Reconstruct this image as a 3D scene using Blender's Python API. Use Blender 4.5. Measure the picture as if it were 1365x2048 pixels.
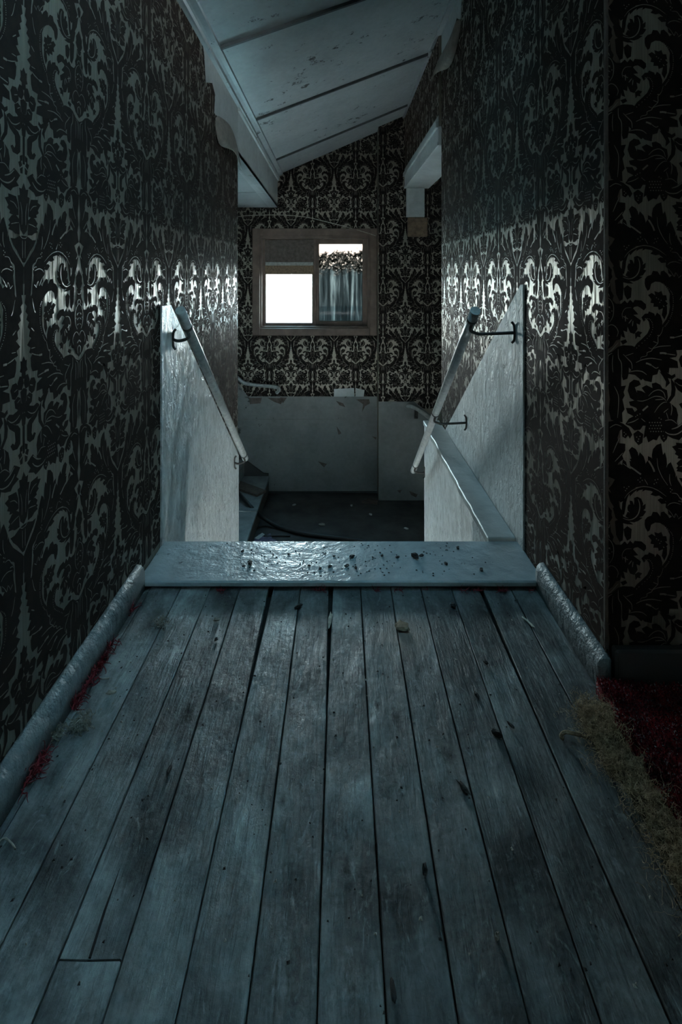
import bpy, bmesh, math, random
from mathutils import Vector, noise
from mathutils.geometry import tessellate_polygon

random.seed(7)
sc = bpy.context.scene
COL = sc.collection
for o in list(bpy.data.objects):
    bpy.data.objects.remove(o)

# ------------------------------------------------------------------ camera
EYE = 1.15                      # metres above the upper floor
FPX = 1024.0                    # focal length in pixels of the 1365x2048 frame (18 mm)
cam_d = bpy.data.cameras.new('camera')
cam_d.lens = 18.0
cam_d.sensor_width = 36.0
cam_d.shift_y = -(1024 - 540) / 2048.0
cam_d.clip_start = 0.02
cam = bpy.data.objects.new('camera', cam_d)
COL.objects.link(cam)
cam.location = (0, 0, EYE)
cam.rotation_euler = (math.pi / 2, 0, 0)
sc.camera = cam

# ------------------------------------------------------------------ sky, exposure
SKY = 75.0
w = bpy.data.worlds.new('world')
sc.world = w
w.use_nodes = True
nt = w.node_tree
nt.nodes.clear()
tc = nt.nodes.new('ShaderNodeTexCoord')
sp = nt.nodes.new('ShaderNodeSeparateXYZ')
mr = nt.nodes.new('ShaderNodeMapRange')
mr.inputs['From Min'].default_value = -1
mr.inputs['From Max'].default_value = 1
cr = nt.nodes.new('ShaderNodeValToRGB')
cr.color_ramp.elements[0].position = 0.0
cr.color_ramp.elements[0].color = (0.46, 0.56, 0.58, 1)
cr.color_ramp.elements[1].position = 1.0
cr.color_ramp.elements[1].color = (0.11, 0.30, 0.42, 1)
e = cr.color_ramp.elements.new(0.47)
e.color = (0.76, 0.82, 0.82, 1)
e = cr.color_ramp.elements.new(0.56)
e.color = (0.70, 0.82, 0.86, 1)
e = cr.color_ramp.elements.new(0.72)
e.color = (0.27, 0.49, 0.60, 1)
bg = nt.nodes.new('ShaderNodeBackground')
bg.inputs['Strength'].default_value = SKY
wo = nt.nodes.new('ShaderNodeOutputWorld')
nt.links.new(tc.outputs['Generated'], sp.inputs[0])
nt.links.new(sp.outputs['Z'], mr.inputs['Value'])
nt.links.new(mr.outputs[0], cr.inputs[0])
nt.links.new(cr.outputs[0], bg.inputs[0])
nt.links.new(bg.outputs[0], wo.inputs[0])

def portal(name, loc, rot, sx, sy):
    l = bpy.data.lights.new(name, 'AREA')
    l.shape = 'RECTANGLE'
    l.size, l.size_y = sx, sy
    l.cycles.is_portal = True
    o = bpy.data.objects.new(name, l)
    COL.objects.link(o)
    o.location = loc
    o.rotation_euler = rot
    return o
# daylight enters through the landing window and the added roof light only
portal('window_daylight', (-0.32, 6.04, 1.0), (-math.pi / 2, 0, 0), 1.3, 1.1)

vs = sc.view_settings
vs.view_transform = 'Standard'
vs.look = 'None'
vs.gamma = 1.0
vs.use_curve_mapping = False
vs.exposure = 0.55
sc.cycles.max_bounces = 8
sc.cycles.diffuse_bounces = 5
sc.cycles.transparent_max_bounces = 12

# ------------------------------------------------------------------ materials
M = {}
def new_mat(name):
    m = bpy.data.materials.new(name)
    m.use_nodes = True
    t = m.node_tree
    return m, t, t.nodes['Principled BSDF'], lambda k: t.nodes.new('ShaderNode' + k), t.links.new

def coords(N, L, scale=(1, 1, 1), world=True):
    if world:
        g = N('NewGeometry'); src = g.outputs['Position']
    else:
        g = N('TexCoord'); src = g.outputs['Object']
    mp = N('Mapping')
    mp.inputs['Scale'].default_value = scale
    L(src, mp.inputs['Vector'])
    return mp.outputs[0]

def noise_n(N, L, vec, scale, detail=4, rough=0.55, dist=0.0):
    n = N('TexNoise')
    n.inputs['Scale'].default_value = scale
    n.inputs['Detail'].default_value = detail
    n.inputs['Roughness'].default_value = rough
    n.inputs['Distortion'].default_value = dist
    L(vec, n.inputs['Vector'])
    return n.outputs['Fac']

def ramp(N, L, fac, stops):
    r = N('ValToRGB')
    els = r.color_ramp.elements
    els[0].position, els[0].color = stops[0][0], tuple(stops[0][1]) + (1,)
    els[1].position, els[1].color = stops[-1][0], tuple(stops[-1][1]) + (1,)
    for p, c in stops[1:-1]:
        q = els.new(p); q.color = tuple(c) + (1,)
    L(fac, r.inputs[0])
    return r.outputs[0]

def mixc(N, L, fac, a, b, mode='MIX'):
    m = N('Mix'); m.data_type = 'RGBA'; m.blend_type = mode
    for sock, v in ((m.inputs[0], fac), (m.inputs[6], a), (m.inputs[7], b)):
        if hasattr(v, 'links') or hasattr(v, 'is_linked'):
            L(v, sock)
        elif isinstance(v, (int, float)):
            sock.default_value = v
        else:
            sock.default_value = tuple(v) + (1,)
    return m.outputs[2]

def math_n(N, L, op, a, b=None, c=None):
    m = N('Math'); m.operation = op
    for i, v in enumerate((a, b, c)):
        if v is None: continue
        if isinstance(v, (int, float)): m.inputs[i].default_value = v
        else: L(v, m.inputs[i])
    return m.outputs[0]

def bump(N, L, bsdf, h, strength, dist):
    b = N('Bump')
    b.inputs['Strength'].default_value = strength
    b.inputs['Distance'].default_value = dist
    L(h, b.inputs['Height'])
    L(b.outputs[0], bsdf.inputs['Normal'])

def plain(name, col, rough=0.6, var=0.25, scale=14.0, bmp=0.0, spec=0.5, metal=0.0, bscale=None):
    m, t, b, N, L = new_mat(name)
    v = coords(N, L)
    n = noise_n(N, L, v, scale, 5)
    lo = [c * (1 - var) for c in col]; hi = [min(1, c * (1 + var)) for c in col]
    L(ramp(N, L, n, [(0.3, lo), (0.7, hi)]), b.inputs['Base Color'])
    b.inputs['Roughness'].default_value = rough
    b.inputs['Specular IOR Level'].default_value = spec
    b.inputs['Metallic'].default_value = metal
    if bmp:
        bump(N, L, b, noise_n(N, L, v, bscale or scale * 4, 4), 1.0, bmp)
    M[name] = m
    return m

# silvery wallpaper ground with fine vertical strie
def paper_mat(name, k=1.0):
    m, t, b, N, L = new_mat(name)
    st = noise_n(N, L, coords(N, L, (420, 420, 3)), 1.0, 3, 0.7)
    bl = noise_n(N, L, coords(N, L), 2.2, 4)
    c = ramp(N, L, st, [(0.3, (0.32 * k, 0.285 * k, 0.23 * k)), (0.7, (0.53 * k, 0.475 * k, 0.39 * k))])
    c2 = mixc(N, L, ramp(N, L, bl, [(0.35, (0, 0, 0)), (0.75, (0.5, 0.5, 0.5))]), c, (0.30 * k, 0.27 * k, 0.21 * k))
    L(c2, b.inputs['Base Color'])
    b.inputs['Roughness'].default_value = 0.38
    b.inputs['Specular IOR Level'].default_value = 0.6
    b.inputs['Metallic'].default_value = 0.65
    wv = noise_n(N, L, coords(N, L, (22, 22, 2.6)), 1.0, 3, 0.6)
    h = math_n(N, L, 'ADD', math_n(N, L, 'MULTIPLY', st, 0.06), wv)
    bump(N, L, b, h, 1.0, 0.011)
    M[name] = m
paper_mat('paper', 0.62)
m, t, b, N, L = new_mat('flock')                   # raised black velvet print
fl = noise_n(N, L, coords(N, L), 30, 4)
L(ramp(N, L, fl, [(0.3, (0.007, 0.006, 0.006)), (0.75, (0.020, 0.014, 0.012))]), b.inputs['Base Color'])
b.inputs['Roughness'].default_value = 0.75
b.inputs['Specular IOR Level'].default_value = 0.06
b.inputs['Sheen Weight'].default_value = 0.075
b.inputs['Sheen Tint'].default_value = (0.6, 0.38, 0.28, 1)
M['flock'] = m

# crinkled white-painted relief paper of the stair dado
m, t, b, N, L = new_mat('dado')
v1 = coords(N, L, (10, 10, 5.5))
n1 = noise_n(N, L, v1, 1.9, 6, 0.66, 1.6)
rid = N('TexNoise'); rid.noise_dimensions = '3D'
rid.noise_type = 'RIDGED_MULTIFRACTAL'
rid.inputs['Scale'].default_value = 1.5
rid.inputs['Detail'].default_value = 4
rid.inputs['Distortion'].default_value = 0.9
L(v1, rid.inputs['Vector'])
dn = noise_n(N, L, coords(N, L), 5, 5, 0.6)
dc = mixc(N, L, ramp(N, L, dn, [(0.35, (0, 0, 0)), (0.8, (0.6, 0.6, 0.6))]), (0.76, 0.78, 0.77), (0.50, 0.50, 0.47))
crinkle_shade = ramp(N, L, n1, [(0.34, (0.55, 0.55, 0.55)), (0.46, (0.25, 0.25, 0.25)), (0.56, (0, 0, 0))])  # shade of the crinkles painted into the colour where the relief is low
scu = noise_n(N, L, coords(N, L, (5, 5, 1.6)), 6, 6, 0.7, 2.0)
dc = mixc(N, L, crinkle_shade, dc, (0.22, 0.22, 0.20))
dc = mixc(N, L, ramp(N, L, scu, [(0.66, (0, 0, 0)), (0.70, (0.55, 0.55, 0.55))]), dc, (0.12, 0.11, 0.10))
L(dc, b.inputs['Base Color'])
b.inputs['Roughness'].default_value = 0.34
h = math_n(N, L, 'ADD', math_n(N, L, 'MULTIPLY', rid.outputs['Fac'], 0.35), n1)
bump(N, L, b, h, 1.0, 0.03)
M['dado'] = m

# flat painted boarding with mould and grime, used for dado_back, ceiling, beams
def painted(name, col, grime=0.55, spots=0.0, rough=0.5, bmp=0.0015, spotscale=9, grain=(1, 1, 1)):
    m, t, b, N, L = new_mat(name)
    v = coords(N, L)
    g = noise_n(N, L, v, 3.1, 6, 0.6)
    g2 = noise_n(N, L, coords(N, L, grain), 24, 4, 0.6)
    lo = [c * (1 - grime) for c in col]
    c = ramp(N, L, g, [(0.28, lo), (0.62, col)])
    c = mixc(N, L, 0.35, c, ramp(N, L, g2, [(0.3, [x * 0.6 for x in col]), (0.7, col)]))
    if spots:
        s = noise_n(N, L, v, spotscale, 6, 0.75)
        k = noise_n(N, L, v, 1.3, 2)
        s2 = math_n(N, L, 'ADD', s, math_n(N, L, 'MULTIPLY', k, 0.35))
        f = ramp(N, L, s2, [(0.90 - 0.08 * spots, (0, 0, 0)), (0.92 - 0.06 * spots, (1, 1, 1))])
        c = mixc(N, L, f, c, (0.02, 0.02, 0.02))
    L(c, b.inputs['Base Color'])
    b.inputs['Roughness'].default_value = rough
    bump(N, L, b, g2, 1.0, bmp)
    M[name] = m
painted('ceiling_paint', (0.37, 0.40, 0.41), 0.30, 1.3, 0.45, 0.001)
painted('beam_paint', (0.60, 0.63, 0.63), 0.35, 0.3, 0.45, 0.001)
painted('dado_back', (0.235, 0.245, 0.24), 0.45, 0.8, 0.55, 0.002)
painted('ledge_paint', (0.42, 0.44, 0.43), 0.60, 0.4, 0.42, 0.003)
painted('threshold_paint', (0.42, 0.46, 0.47), 0.6, 0.8, 0.30, 0.0055, 16)
painted('skirting_paint', (0.21, 0.235, 0.24), 0.65, 0.6, 0.45, 0.014, 14)
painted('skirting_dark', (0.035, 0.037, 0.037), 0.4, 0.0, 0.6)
painted('plaster', (0.50, 0.53, 0.53), 0.35, 0.2, 0.6, 0.002)
plain('window_wood', (0.13, 0.088, 0.068), 0.5, 0.3, 9, 0.001)
plain('rail_paint', (0.30, 0.31, 0.30), 0.32, 0.3, 40, 0.0008)
plain('iron', (0.035, 0.032, 0.03), 0.55, 0.5, 60, 0.0005, metal=0.3)
plain('black_gap', (0.006, 0.006, 0.006), 0.9)
plain('paper_back', (0.20, 0.175, 0.15), 0.8, 0.25, 20, 0.001)
plain('batten_wood', (0.05, 0.055, 0.058), 0.6, 0.3, 20)
plain('stained_paper', (0.085, 0.060, 0.042), 0.7, 0.5, 7)
plain('raw_wood', (0.17, 0.115, 0.075), 0.8, 0.4, 30, 0.002)
plain('old_board', (0.10, 0.078, 0.066), 0.7, 0.4, 25, 0.002)
plain('hose_rubber', (0.012, 0.012, 0.013), 0.45, 0.2)
plain('chip_dark', (0.035, 0.030, 0.027), 0.85, 0.5, 60, 0.001)
plain('chip_pale', (0.32, 0.29, 0.24), 0.85, 0.4, 60, 0.001)
plain('chip_tan', (0.20, 0.135, 0.085), 0.85, 0.4, 60, 0.001)
plain('splinter', (0.62, 0.56, 0.46), 0.6, 0.2, 60)
plain('jute', (0.44, 0.325, 0.21), 0.95, 0.75, 70, 0.002)
plain('jute_mat', (0.20, 0.145, 0.09), 0.95, 0.8, 40, 0.004)
plain('wool_grey', (0.26, 0.23, 0.19), 0.95, 0.4, 60)
plain('magazine', (0.16, 0.14, 0.22), 0.4, 0.5, 30)
plain('white_scrap', (0.6, 0.6, 0.58), 0.6, 0.2, 40)
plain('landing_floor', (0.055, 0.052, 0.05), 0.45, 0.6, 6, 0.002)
plain('tread_wood', (0.20, 0.22, 0.225), 0.45, 0.35, 8, 0.002)
plain('ground_pale', (0.42, 0.42, 0.38), 0.95, 0.2, 0.5)
plain('bark', (0.06, 0.05, 0.04), 0.9, 0.4, 12, 0.01)
plain('foliage', (0.035, 0.055, 0.025), 0.8, 0.5, 3)

# worn floor boards: grain, blotches, knots at fixed spots, stain
def wood_floor():
    m, t, b, N, L = new_mat('floor_wood')
    oi = N('ObjectInfo')
    g = N('NewGeometry')
    off = N('CombineXYZ')
    L(math_n(N, L, 'MULTIPLY', oi.outputs['Random'], 9.0), off.inputs[1])
    L(math_n(N, L, 'MULTIPLY', oi.outputs['Random'], 5.0), off.inputs[2])
    va = N('VectorMath'); va.operation = 'ADD'
    L(g.outputs['Position'], va.inputs[0]); L(off.outputs[0], va.inputs[1])
    mp = N('Mapping'); mp.inputs['Scale'].default_value = (1.0, 0.09, 1.0)
    L(va.outputs[0], mp.inputs['Vector'])
    grain = noise_n(N, L, mp.outputs[0], 90, 5, 0.65, 1.2)
    mp2 = N('Mapping'); mp2.inputs['Scale'].default_value = (1.0, 0.38, 1.0)
    L(va.outputs[0], mp2.inputs['Vector'])
    blot = noise_n(N, L, mp2.outputs[0], 9.5, 6, 0.62, 0.6)
    fine = noise_n(N, L, g.outputs['Position'], 70, 5, 0.7)
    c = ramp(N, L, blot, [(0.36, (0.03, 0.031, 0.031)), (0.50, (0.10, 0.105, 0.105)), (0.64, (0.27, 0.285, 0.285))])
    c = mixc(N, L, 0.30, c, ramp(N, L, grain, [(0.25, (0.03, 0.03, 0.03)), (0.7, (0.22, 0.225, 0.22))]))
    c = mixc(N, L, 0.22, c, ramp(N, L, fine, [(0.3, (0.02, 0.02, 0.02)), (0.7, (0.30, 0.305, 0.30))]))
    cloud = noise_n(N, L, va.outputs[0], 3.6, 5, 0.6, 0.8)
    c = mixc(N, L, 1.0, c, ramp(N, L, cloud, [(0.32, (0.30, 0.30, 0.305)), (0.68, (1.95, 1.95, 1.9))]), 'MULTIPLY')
    smear = noise_n(N, L, mp2.outputs[0], 26, 5, 0.7, 2.5)
    c = mixc(N, L, ramp(N, L, smear, [(0.56, (0, 0, 0)), (0.74, (0.8, 0.8, 0.8))]), c, (0.36, 0.375, 0.37))
    tone = ramp(N, L, oi.outputs['Random'], [(0, (0.78, 0.78, 0.78)), (1, (1.12, 1.12, 1.12))])
    c = mixc(N, L, 1.0, c, tone, 'MULTIPLY')
    # knots and marks: (x, y, radius across, stretch along the board, darkness)
    ht = None
    for (kx, ky, kr, ks, dk) in KNOTS:
        s = N('VectorMath'); s.operation = 'SUBTRACT'
        L(g.outputs['Position'], s.inputs[0]); s.inputs[1].default_value = (kx, ky, 0)
        ml = N('VectorMath'); ml.operation = 'MULTIPLY'
        L(s.outputs[0], ml.inputs[0]); ml.inputs[1].default_value = (1 / kr, 1 / (kr * ks), 0)
        ln = N('VectorMath'); ln.operation = 'LENGTH'
        L(ml.outputs[0], ln.inputs[0])
        d = math_n(N, L, 'ADD', ln.outputs['Value'], math_n(N, L, 'MULTIPLY', math_n(N, L, 'SUBTRACT', fine, 0.5), 0.9))
        f = ramp(N, L, d, [(0.0, (dk,) * 3), (0.45, (dk * 0.6,) * 3), (1.0, (0, 0, 0))])
        c = mixc(N, L, f, c, (0.016, 0.015, 0.014))
        hk = math_n(N, L, 'MULTIPLY', f, -0.02)
        ht = hk if ht is None else math_n(N, L, 'ADD', ht, hk)
    # rusty stain round the tan scrap
    s = N('VectorMath'); s.operation = 'DISTANCE'
    L(g.outputs['Position'], s.inputs[0]); s.inputs[1].default_value = (0.20, 1.615, 0)
    d = math_n(N, L, 'ADD', s.outputs['Value'], math_n(N, L, 'MULTIPLY', math_n(N, L, 'SUBTRACT', blot, 0.5), 0.1))
    c = mixc(N, L, ramp(N, L, d, [(0.02, (0.75,) * 3), (0.11, (0, 0, 0))]), c, (0.34, 0.24, 0.20))
    L(c, b.inputs['Base Color'])
    dull = math_n(N, L, 'MINIMUM', math_n(N, L, 'MULTIPLY', ht, -50.0), 1.0)      # sooty marks are matt
    L(math_n(N, L, 'ADD', ramp(N, L, blot, [(0.3, (0.50,) * 3), (0.7, (0.24,) * 3)]), math_n(N, L, 'MULTIPLY', dull, 0.5)), b.inputs['Roughness'])
    L(math_n(N, L, 'MULTIPLY_ADD', dull, -0.42, 0.45), b.inputs['Specular IOR Level'])
    dents = noise_n(N, L, mp2.outputs[0], 16, 3, 0.5)
    h = math_n(N, L, 'ADD', math_n(N, L, 'MULTIPLY', grain, 0.20), math_n(N, L, 'MULTIPLY', fine, 0.14))
    h = math_n(N, L, 'ADD', h, math_n(N, L, 'MULTIPLY', dents, 0.9))
    h = math_n(N, L, 'ADD', h, ht)
    bump(N, L, b, h, 0.9, 0.014)
    M['floor_wood'] = m
def FL(x, y, z=0.0):            # a point of the upper floor
    Y = FPX * (EYE - z) / (y - 540.0)
    return ((x - 682.0) * Y / FPX, Y)
def PT(x, y, Y):
    return Vector(((x - 682.0) * Y / FPX, Y, EYE - (y - 540.0) * Y / FPX))
KNOTS = []
for (kx, ky, kr, ks, dk) in [(693, 1743, 0.013, 1.4, 0.75), (895, 1510, 0.022, 1.2, 0.6), (905, 1560, 0.035, 1.6, 0.3), (375, 1425, 0.028, 2.4, 0.85),
                             (400, 1445, 0.02, 1.5, 0.6), (790, 1435, 0.016, 2.0, 0.6), (905, 1850, 0.03, 1.6, 0.45), (755, 1410, 0.010, 2.2, 0.8),
                             (565, 1600, 0.013, 1.8, 0.7), (1010, 1258, 0.014, 1.6, 0.5)]:
    a = FL(kx, ky)
    KNOTS.append((a[0], a[1], kr, ks, dk))
wood_floor()

# ragged red pile
m, t, b, N, L = new_mat('red_pile')
wn = N('TexVoronoi'); wn.inputs['Scale'].default_value = 260
L(coords(N, L), wn.inputs['Vector'])
sepc = N('SeparateColor'); L(wn.outputs['Color'], sepc.inputs[0])
big = noise_n(N, L, coords(N, L), 14, 4)
cc = ramp(N, L, sepc.outputs[0], [(0.0, (0.010, 0.006, 0.010)), (0.30, (0.18, 0.010, 0.024)), (0.62, (0.42, 0.030, 0.045)), (0.90, (0.55, 0.07, 0.06)), (0.97, (0.65, 0.65, 0.66))])
cc = mixc(N, L, ramp(N, L, big, [(0.35, (0.75,) * 3), (0.6, (0, 0, 0))]), cc, (0.02, 0.006, 0.012))
L(cc, b.inputs['Base Color'])
b.inputs['Roughness'].default_value = 0.8
b.inputs['Specular IOR Level'].default_value = 0.25
M['red_pile'] = m
plain('red_fluff', (0.20, 0.016, 0.022), 0.9, 0.6, 90)

# grimy pane: a film of dirt that lets part of the daylight through, and clear broken glass
def pane_mat(name, dirty):
    m, t, b, N, L = new_mat(name)
    t.nodes.remove(b)
    out = [n for n in t.nodes if n.type == 'OUTPUT_MATERIAL'][0]
    tr = N('BsdfTransparent'); gl = N('BsdfGlossy'); mx = N('MixShader')
    gl.inputs['Roughness'].default_value = 0.05
    fr = N('Fresnel'); fr.inputs[0].default_value = 1.45
    L(math_n(N, L, 'MULTIPLY', fr.outputs[0], 0.6), mx.inputs[0])
    if dirty:
        v = coords(N, L)
        st = noise_n(N, L, coords(N, L, (17, 1, 1.1)), 1.0, 5, 0.65, 0.4)
        bl = noise_n(N, L, v, 13, 6, 0.75)
        bl2 = noise_n(N, L, v, 40, 5, 0.75)
        sx = N('SeparateXYZ'); g = N('NewGeometry'); L(g.outputs['Position'], sx.inputs[0])
        zz = math_n(N, L, 'ADD', sx.outputs['Z'], math_n(N, L, 'MULTIPLY', math_n(N, L, 'SUBTRACT', bl, 0.5), 0.5))
        streak = ramp(N, L, st, [(0.32, (0.012, 0.018, 0.019)), (0.50, (0.055, 0.072, 0.075)), (0.68, (0.17, 0.21, 0.21))])
        speck = ramp(N, L, bl2, [(0.42, (0.010, 0.012, 0.011)), (0.55, (0.07, 0.075, 0.07)), (0.64, (0.5, 0.48, 0.44))])
        f1 = ramp(N, L, zz, [(0.0, (0, 0, 0)), (1.0, (1, 1, 1))])
        r1 = N('MapRange'); r1.inputs['From Min'].default_value = 1.10; r1.inputs['From Max'].default_value = 1.20; L(zz, r1.inputs['Value'])
        r2 = N('MapRange'); r2.inputs['From Min'].default_value = 1.33; r2.inputs['From Max'].default_value = 1.40; L(zz, r2.inputs['Value'])
        c = mixc(N, L, r1.outputs[0], streak, speck)
        c = mixc(N, L, r2.outputs[0], c, (0.55, 0.52, 0.48))
        c = mixc(N, L, 1.0, c, (0.62, 0.52, 0.50), 'MULTIPLY')
        L(c, tr.inputs[0])
        tl = N('BsdfTranslucent'); L(c, tl.inputs[0])
        ms = N('MixShader'); ms.inputs[0].default_value = 0.55
        L(tr.outputs[0], ms.inputs[1]); L(tl.outputs[0], ms.inputs[2])
    else:
        tr.inputs[0].default_value = (0.9, 0.93, 0.93, 1)
    L((ms if dirty else tr).outputs[0], mx.inputs[1]); L(gl.outputs[0], mx.inputs[2])
    L(mx.outputs[0], out.inputs['Surface'])
    M[name] = m
pane_mat('grimy_glass', True)
pane_mat('clear_glass', False)

# ------------------------------------------------------------------ mesh helpers
def tag(o, label=None, cat=None, group=None, kind=None):
    if label: o['label'] = label
    if cat: o['category'] = cat
    if group: o['group'] = group
    if kind: o['kind'] = kind
    return o

def wloc(o):
    p = Vector((0, 0, 0))
    while o is not None:
        p += o.location
        o = o.parent
    return p

def obj(name, bm, mat, parent=None, smooth=False, origin=None):
    """bm is in world coordinates; origin defaults to the base centre of its box."""
    vs_ = [v.co for v in bm.verts]
    lo = Vector((min(v.x for v in vs_), min(v.y for v in vs_), min(v.z for v in vs_)))
    hi = Vector((max(v.x for v in vs_), max(v.y for v in vs_), max(v.z for v in vs_)))
    org = Vector(origin) if origin else Vector(((lo.x + hi.x) / 2, (lo.y + hi.y) / 2, lo.z))
    bmesh.ops.translate(bm, verts=bm.verts, vec=-org)
    me = bpy.data.meshes.new(name)
    bm.to_mesh(me)
    bm.free()
    for mm in (mat if isinstance(mat, (list, tuple)) else [mat]):
        me.materials.append(M[mm])
    if smooth:
        for p in me.polygons: p.use_smooth = True
    o = bpy.data.objects.new(name, me)
    COL.objects.link(o)
    if parent is not None:
        o.parent = parent
        o.location = org - wloc(parent)
    else:
        o.location = org
    return o

def empty(name, loc):
    o = bpy.data.objects.new(name, None)
    COL.objects.link(o)
    o.location = loc
    o.empty_display_size = 0.05
    return o

def box(bm, x0, x1, y0, y1, z0, z1, bev=0.0):
    vs_ = [bm.verts.new(p) for p in ((x0, y0, z0), (x1, y0, z0), (x1, y1, z0), (x0, y1, z0), (x0, y0, z1), (x1, y0, z1), (x1, y1, z1), (x0, y1, z1))]
    fs = [bm.faces.new([vs_[i] for i in q]) for q in ((3, 2, 1, 0), (4, 5, 6, 7), (0, 1, 5, 4), (1, 2, 6, 5), (2, 3, 7, 6), (3, 0, 4, 7))]
    if bev:
        es = list({e_ for f in fs for e_ in f.edges})
        bmesh.ops.bevel(bm, geom=es, offset=bev, segments=1, affect='EDGES')
    return bm

def B(*a, **k):
    return box(bmesh.new(), *a, **k)

def prism(pts, axis, a0, a1, bm=None):
    """extrude a 2-D outline along an axis: 'x' pts=(y,z), 'y' pts=(x,z), 'z' pts=(x,y)"""
    bm = bm or bmesh.new()
    f3 = {'x': lambda p, a: (a, p[0], p[1]), 'y': lambda p, a: (p[0], a, p[1]), 'z': lambda p, a: (p[0], p[1], a)}[axis]
    A = [bm.verts.new(f3(p, a0)) for p in pts]
    C = [bm.verts.new(f3(p, a1)) for p in pts]
    n = len(pts)
    for i in range(n):
        bm.faces.new((A[i], A[(i + 1) % n], C[(i + 1) % n], C[i]))
    for tri in tessellate_polygon([[Vector((p[0], p[1], 0)) for p in pts]]):
        bm.faces.new([A[i] for i in tri])
        bm.faces.new([C[i] for i in reversed(tri)])
    bmesh.ops.recalc_face_normals(bm, faces=bm.faces)
    return bm

def smooth_path(pts, n=6):
    P = [Vector(p) for p in pts]
    out = []
    for i in range(len(P) - 1):
        p0 = P[max(i - 1, 0)]; p1 = P[i]; p2 = P[i + 1]; p3 = P[min(i + 2, len(P) - 1)]
        for k in range(n):
            s = k / n
            out.append(0.5 * ((2 * p1) + (p2 - p0) * s + (2 * p0 - 5 * p1 + 4 * p2 - p3) * s * s + (3 * p1 - p0 - 3 * p2 + p3) * s ** 3))
    out.append(P[-1])
    return out

def tube(bm, pts, r, seg=10, cap=True, r1=None):
    pts = [Vector(p) for p in pts]
    rings = []
    up = None
    for i, p in enumerate(pts):
        d = (pts[min(i + 1, len(pts) - 1)] - pts[max(i - 1, 0)])
        if d.length < 1e-9: d = Vector((0, 0, 1))
        d.normalize()
        if up is None:
            up = Vector((0, 0, 1)) if abs(d.z) < 0.9 else Vector((1, 0, 0))
        a = (up - d * up.dot(d))
        if a.length < 1e-6: a = d.orthogonal()
        a.normalize(); c = d.cross(a); up = a
        rr = r if r1 is None else r + (r1 - r) * i / max(1, len(pts) - 1)
        rings.append([bm.verts.new(p + a * math.cos(q) * rr + c * math.sin(q) * rr) for q in (2 * math.pi * k / seg for k in range(seg))])
    for A, C in zip(rings, rings[1:]):
        for k in range(seg):
            bm.faces.new((A[k], A[(k + 1) % seg], C[(k + 1) % seg], C[k]))
    if cap:
        bm.faces.new(list(reversed(rings[0])))
        bm.faces.new(rings[-1])
    return bm

def struct(name, bm, mat, label, cat, parent=None, smooth=False):
    o = obj(name, bm, mat, parent, smooth)
    if parent is None:
        tag(o, label, cat, kind='structure')
    return o

# ------------------------------------------------------------------ dimensions
W = 0.735                 # half width of the passage
YS = 2.075                # where the stair dado starts
YL, YR = 3.64, 3.74       # where the left and right stair walls end
YB, YB2 = 5.93, 5.73      # back wall and its projecting right part
XB2 = 0.42                # edge of the projecting part
ZL = -1.427               # landing floor
YF = 1.42                 # wall facing the camera on the right
Y0 = -1.6                 # wall behind the camera
XA = 2.4                  # far side of the alcove on the right
def zl(Y): return 2.25 + (YB - Y) * 0.0417
ZR = 2.887
def zc(X, Y): return zl(Y) + (ZR - zl(Y)) * (X + W) / (2 * W)

# ------------------------------------------------------------------ walls
wall_l = struct('wall_left', B(-W - 0.12, -W, Y0, YL, ZL, 3.10), 'paper', 'dark damask papered wall beside the passage with white stair dado and peeling top', 'wall')
wall_r = struct('wall_right', B(W, W + 0.14, YF, YR, ZL, 3.10), 'paper', 'damask papered wall beside the stair with bracketed rail and torn top', 'wall')
wall_f = struct('wall_facing', B(W + 0.14, XA, YF, YF + 0.12, 0, 3.10), 'paper', 'dark damask papered wall facing the viewer above the red carpet', 'wall')
bm = bmesh.new()
wx0, wx1, wz0, wz1 = -0.983, 0.376, 0.433, 1.578            # hole for the window
XLL, XRR = -2.3, 2.3
box(bm, XLL, wx0, YB, YB + 0.14, ZL, 3.10)
box(bm, wx0, wx1, YB, YB + 0.14, ZL, wz0)
box(bm, wx0, wx1, YB, YB + 0.14, wz1, 3.10)
box(bm, wx1, XB2, YB, YB + 0.14, ZL, 3.10)
wall_b = struct('wall_back', bm, 'paper', 'damask papered back wall of the landing around the window', 'wall')
wall_p = struct('wall_back_projection', B(XB2, XRR, YB2, YB + 0.14, ZL - 1.5, 3.10), 'paper', 'projecting strip of damask papered back wall to the right of the window', 'wall')
struct('wall_behind', B(-W - 0.12, XA + 0.12, Y0 - 0.12, Y0, 0, 3.1), 'paper', 'papered wall behind the viewer', 'wall')
struct('wall_alcove', B(XA, XA + 0.12, Y0, YF + 0.12, 0, 3.1), 'paper', 'papered end wall of the carpeted alcove', 'wall')
struct('wall_landing_left', B(XLL - 0.12, XLL, YL - 0.12, YB + 0.14, ZL, 3.1), 'plaster', 'plain plaster end wall beyond the upward flight', 'wall')
struct('wall_landing_right', B(XRR, XRR + 0.12, YR - 0.12, YB + 0.14, ZL - 1.5, 3.1), 'plaster', 'plain plaster end wall beyond the downward flight', 'wall')
struct('wall_return_left', B(XLL, -W - 0.12, YL - 0.12, YL, ZL, 3.1), 'plaster', 'plaster return wall behind the stair wall, window side', 'wall')
struct('wall_return_right', B(W + 0.14, XRR, YR - 0.12, YR, ZL - 1.5, 3.1), 'plaster', 'plaster return wall behind the railed stair wall', 'wall')

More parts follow.
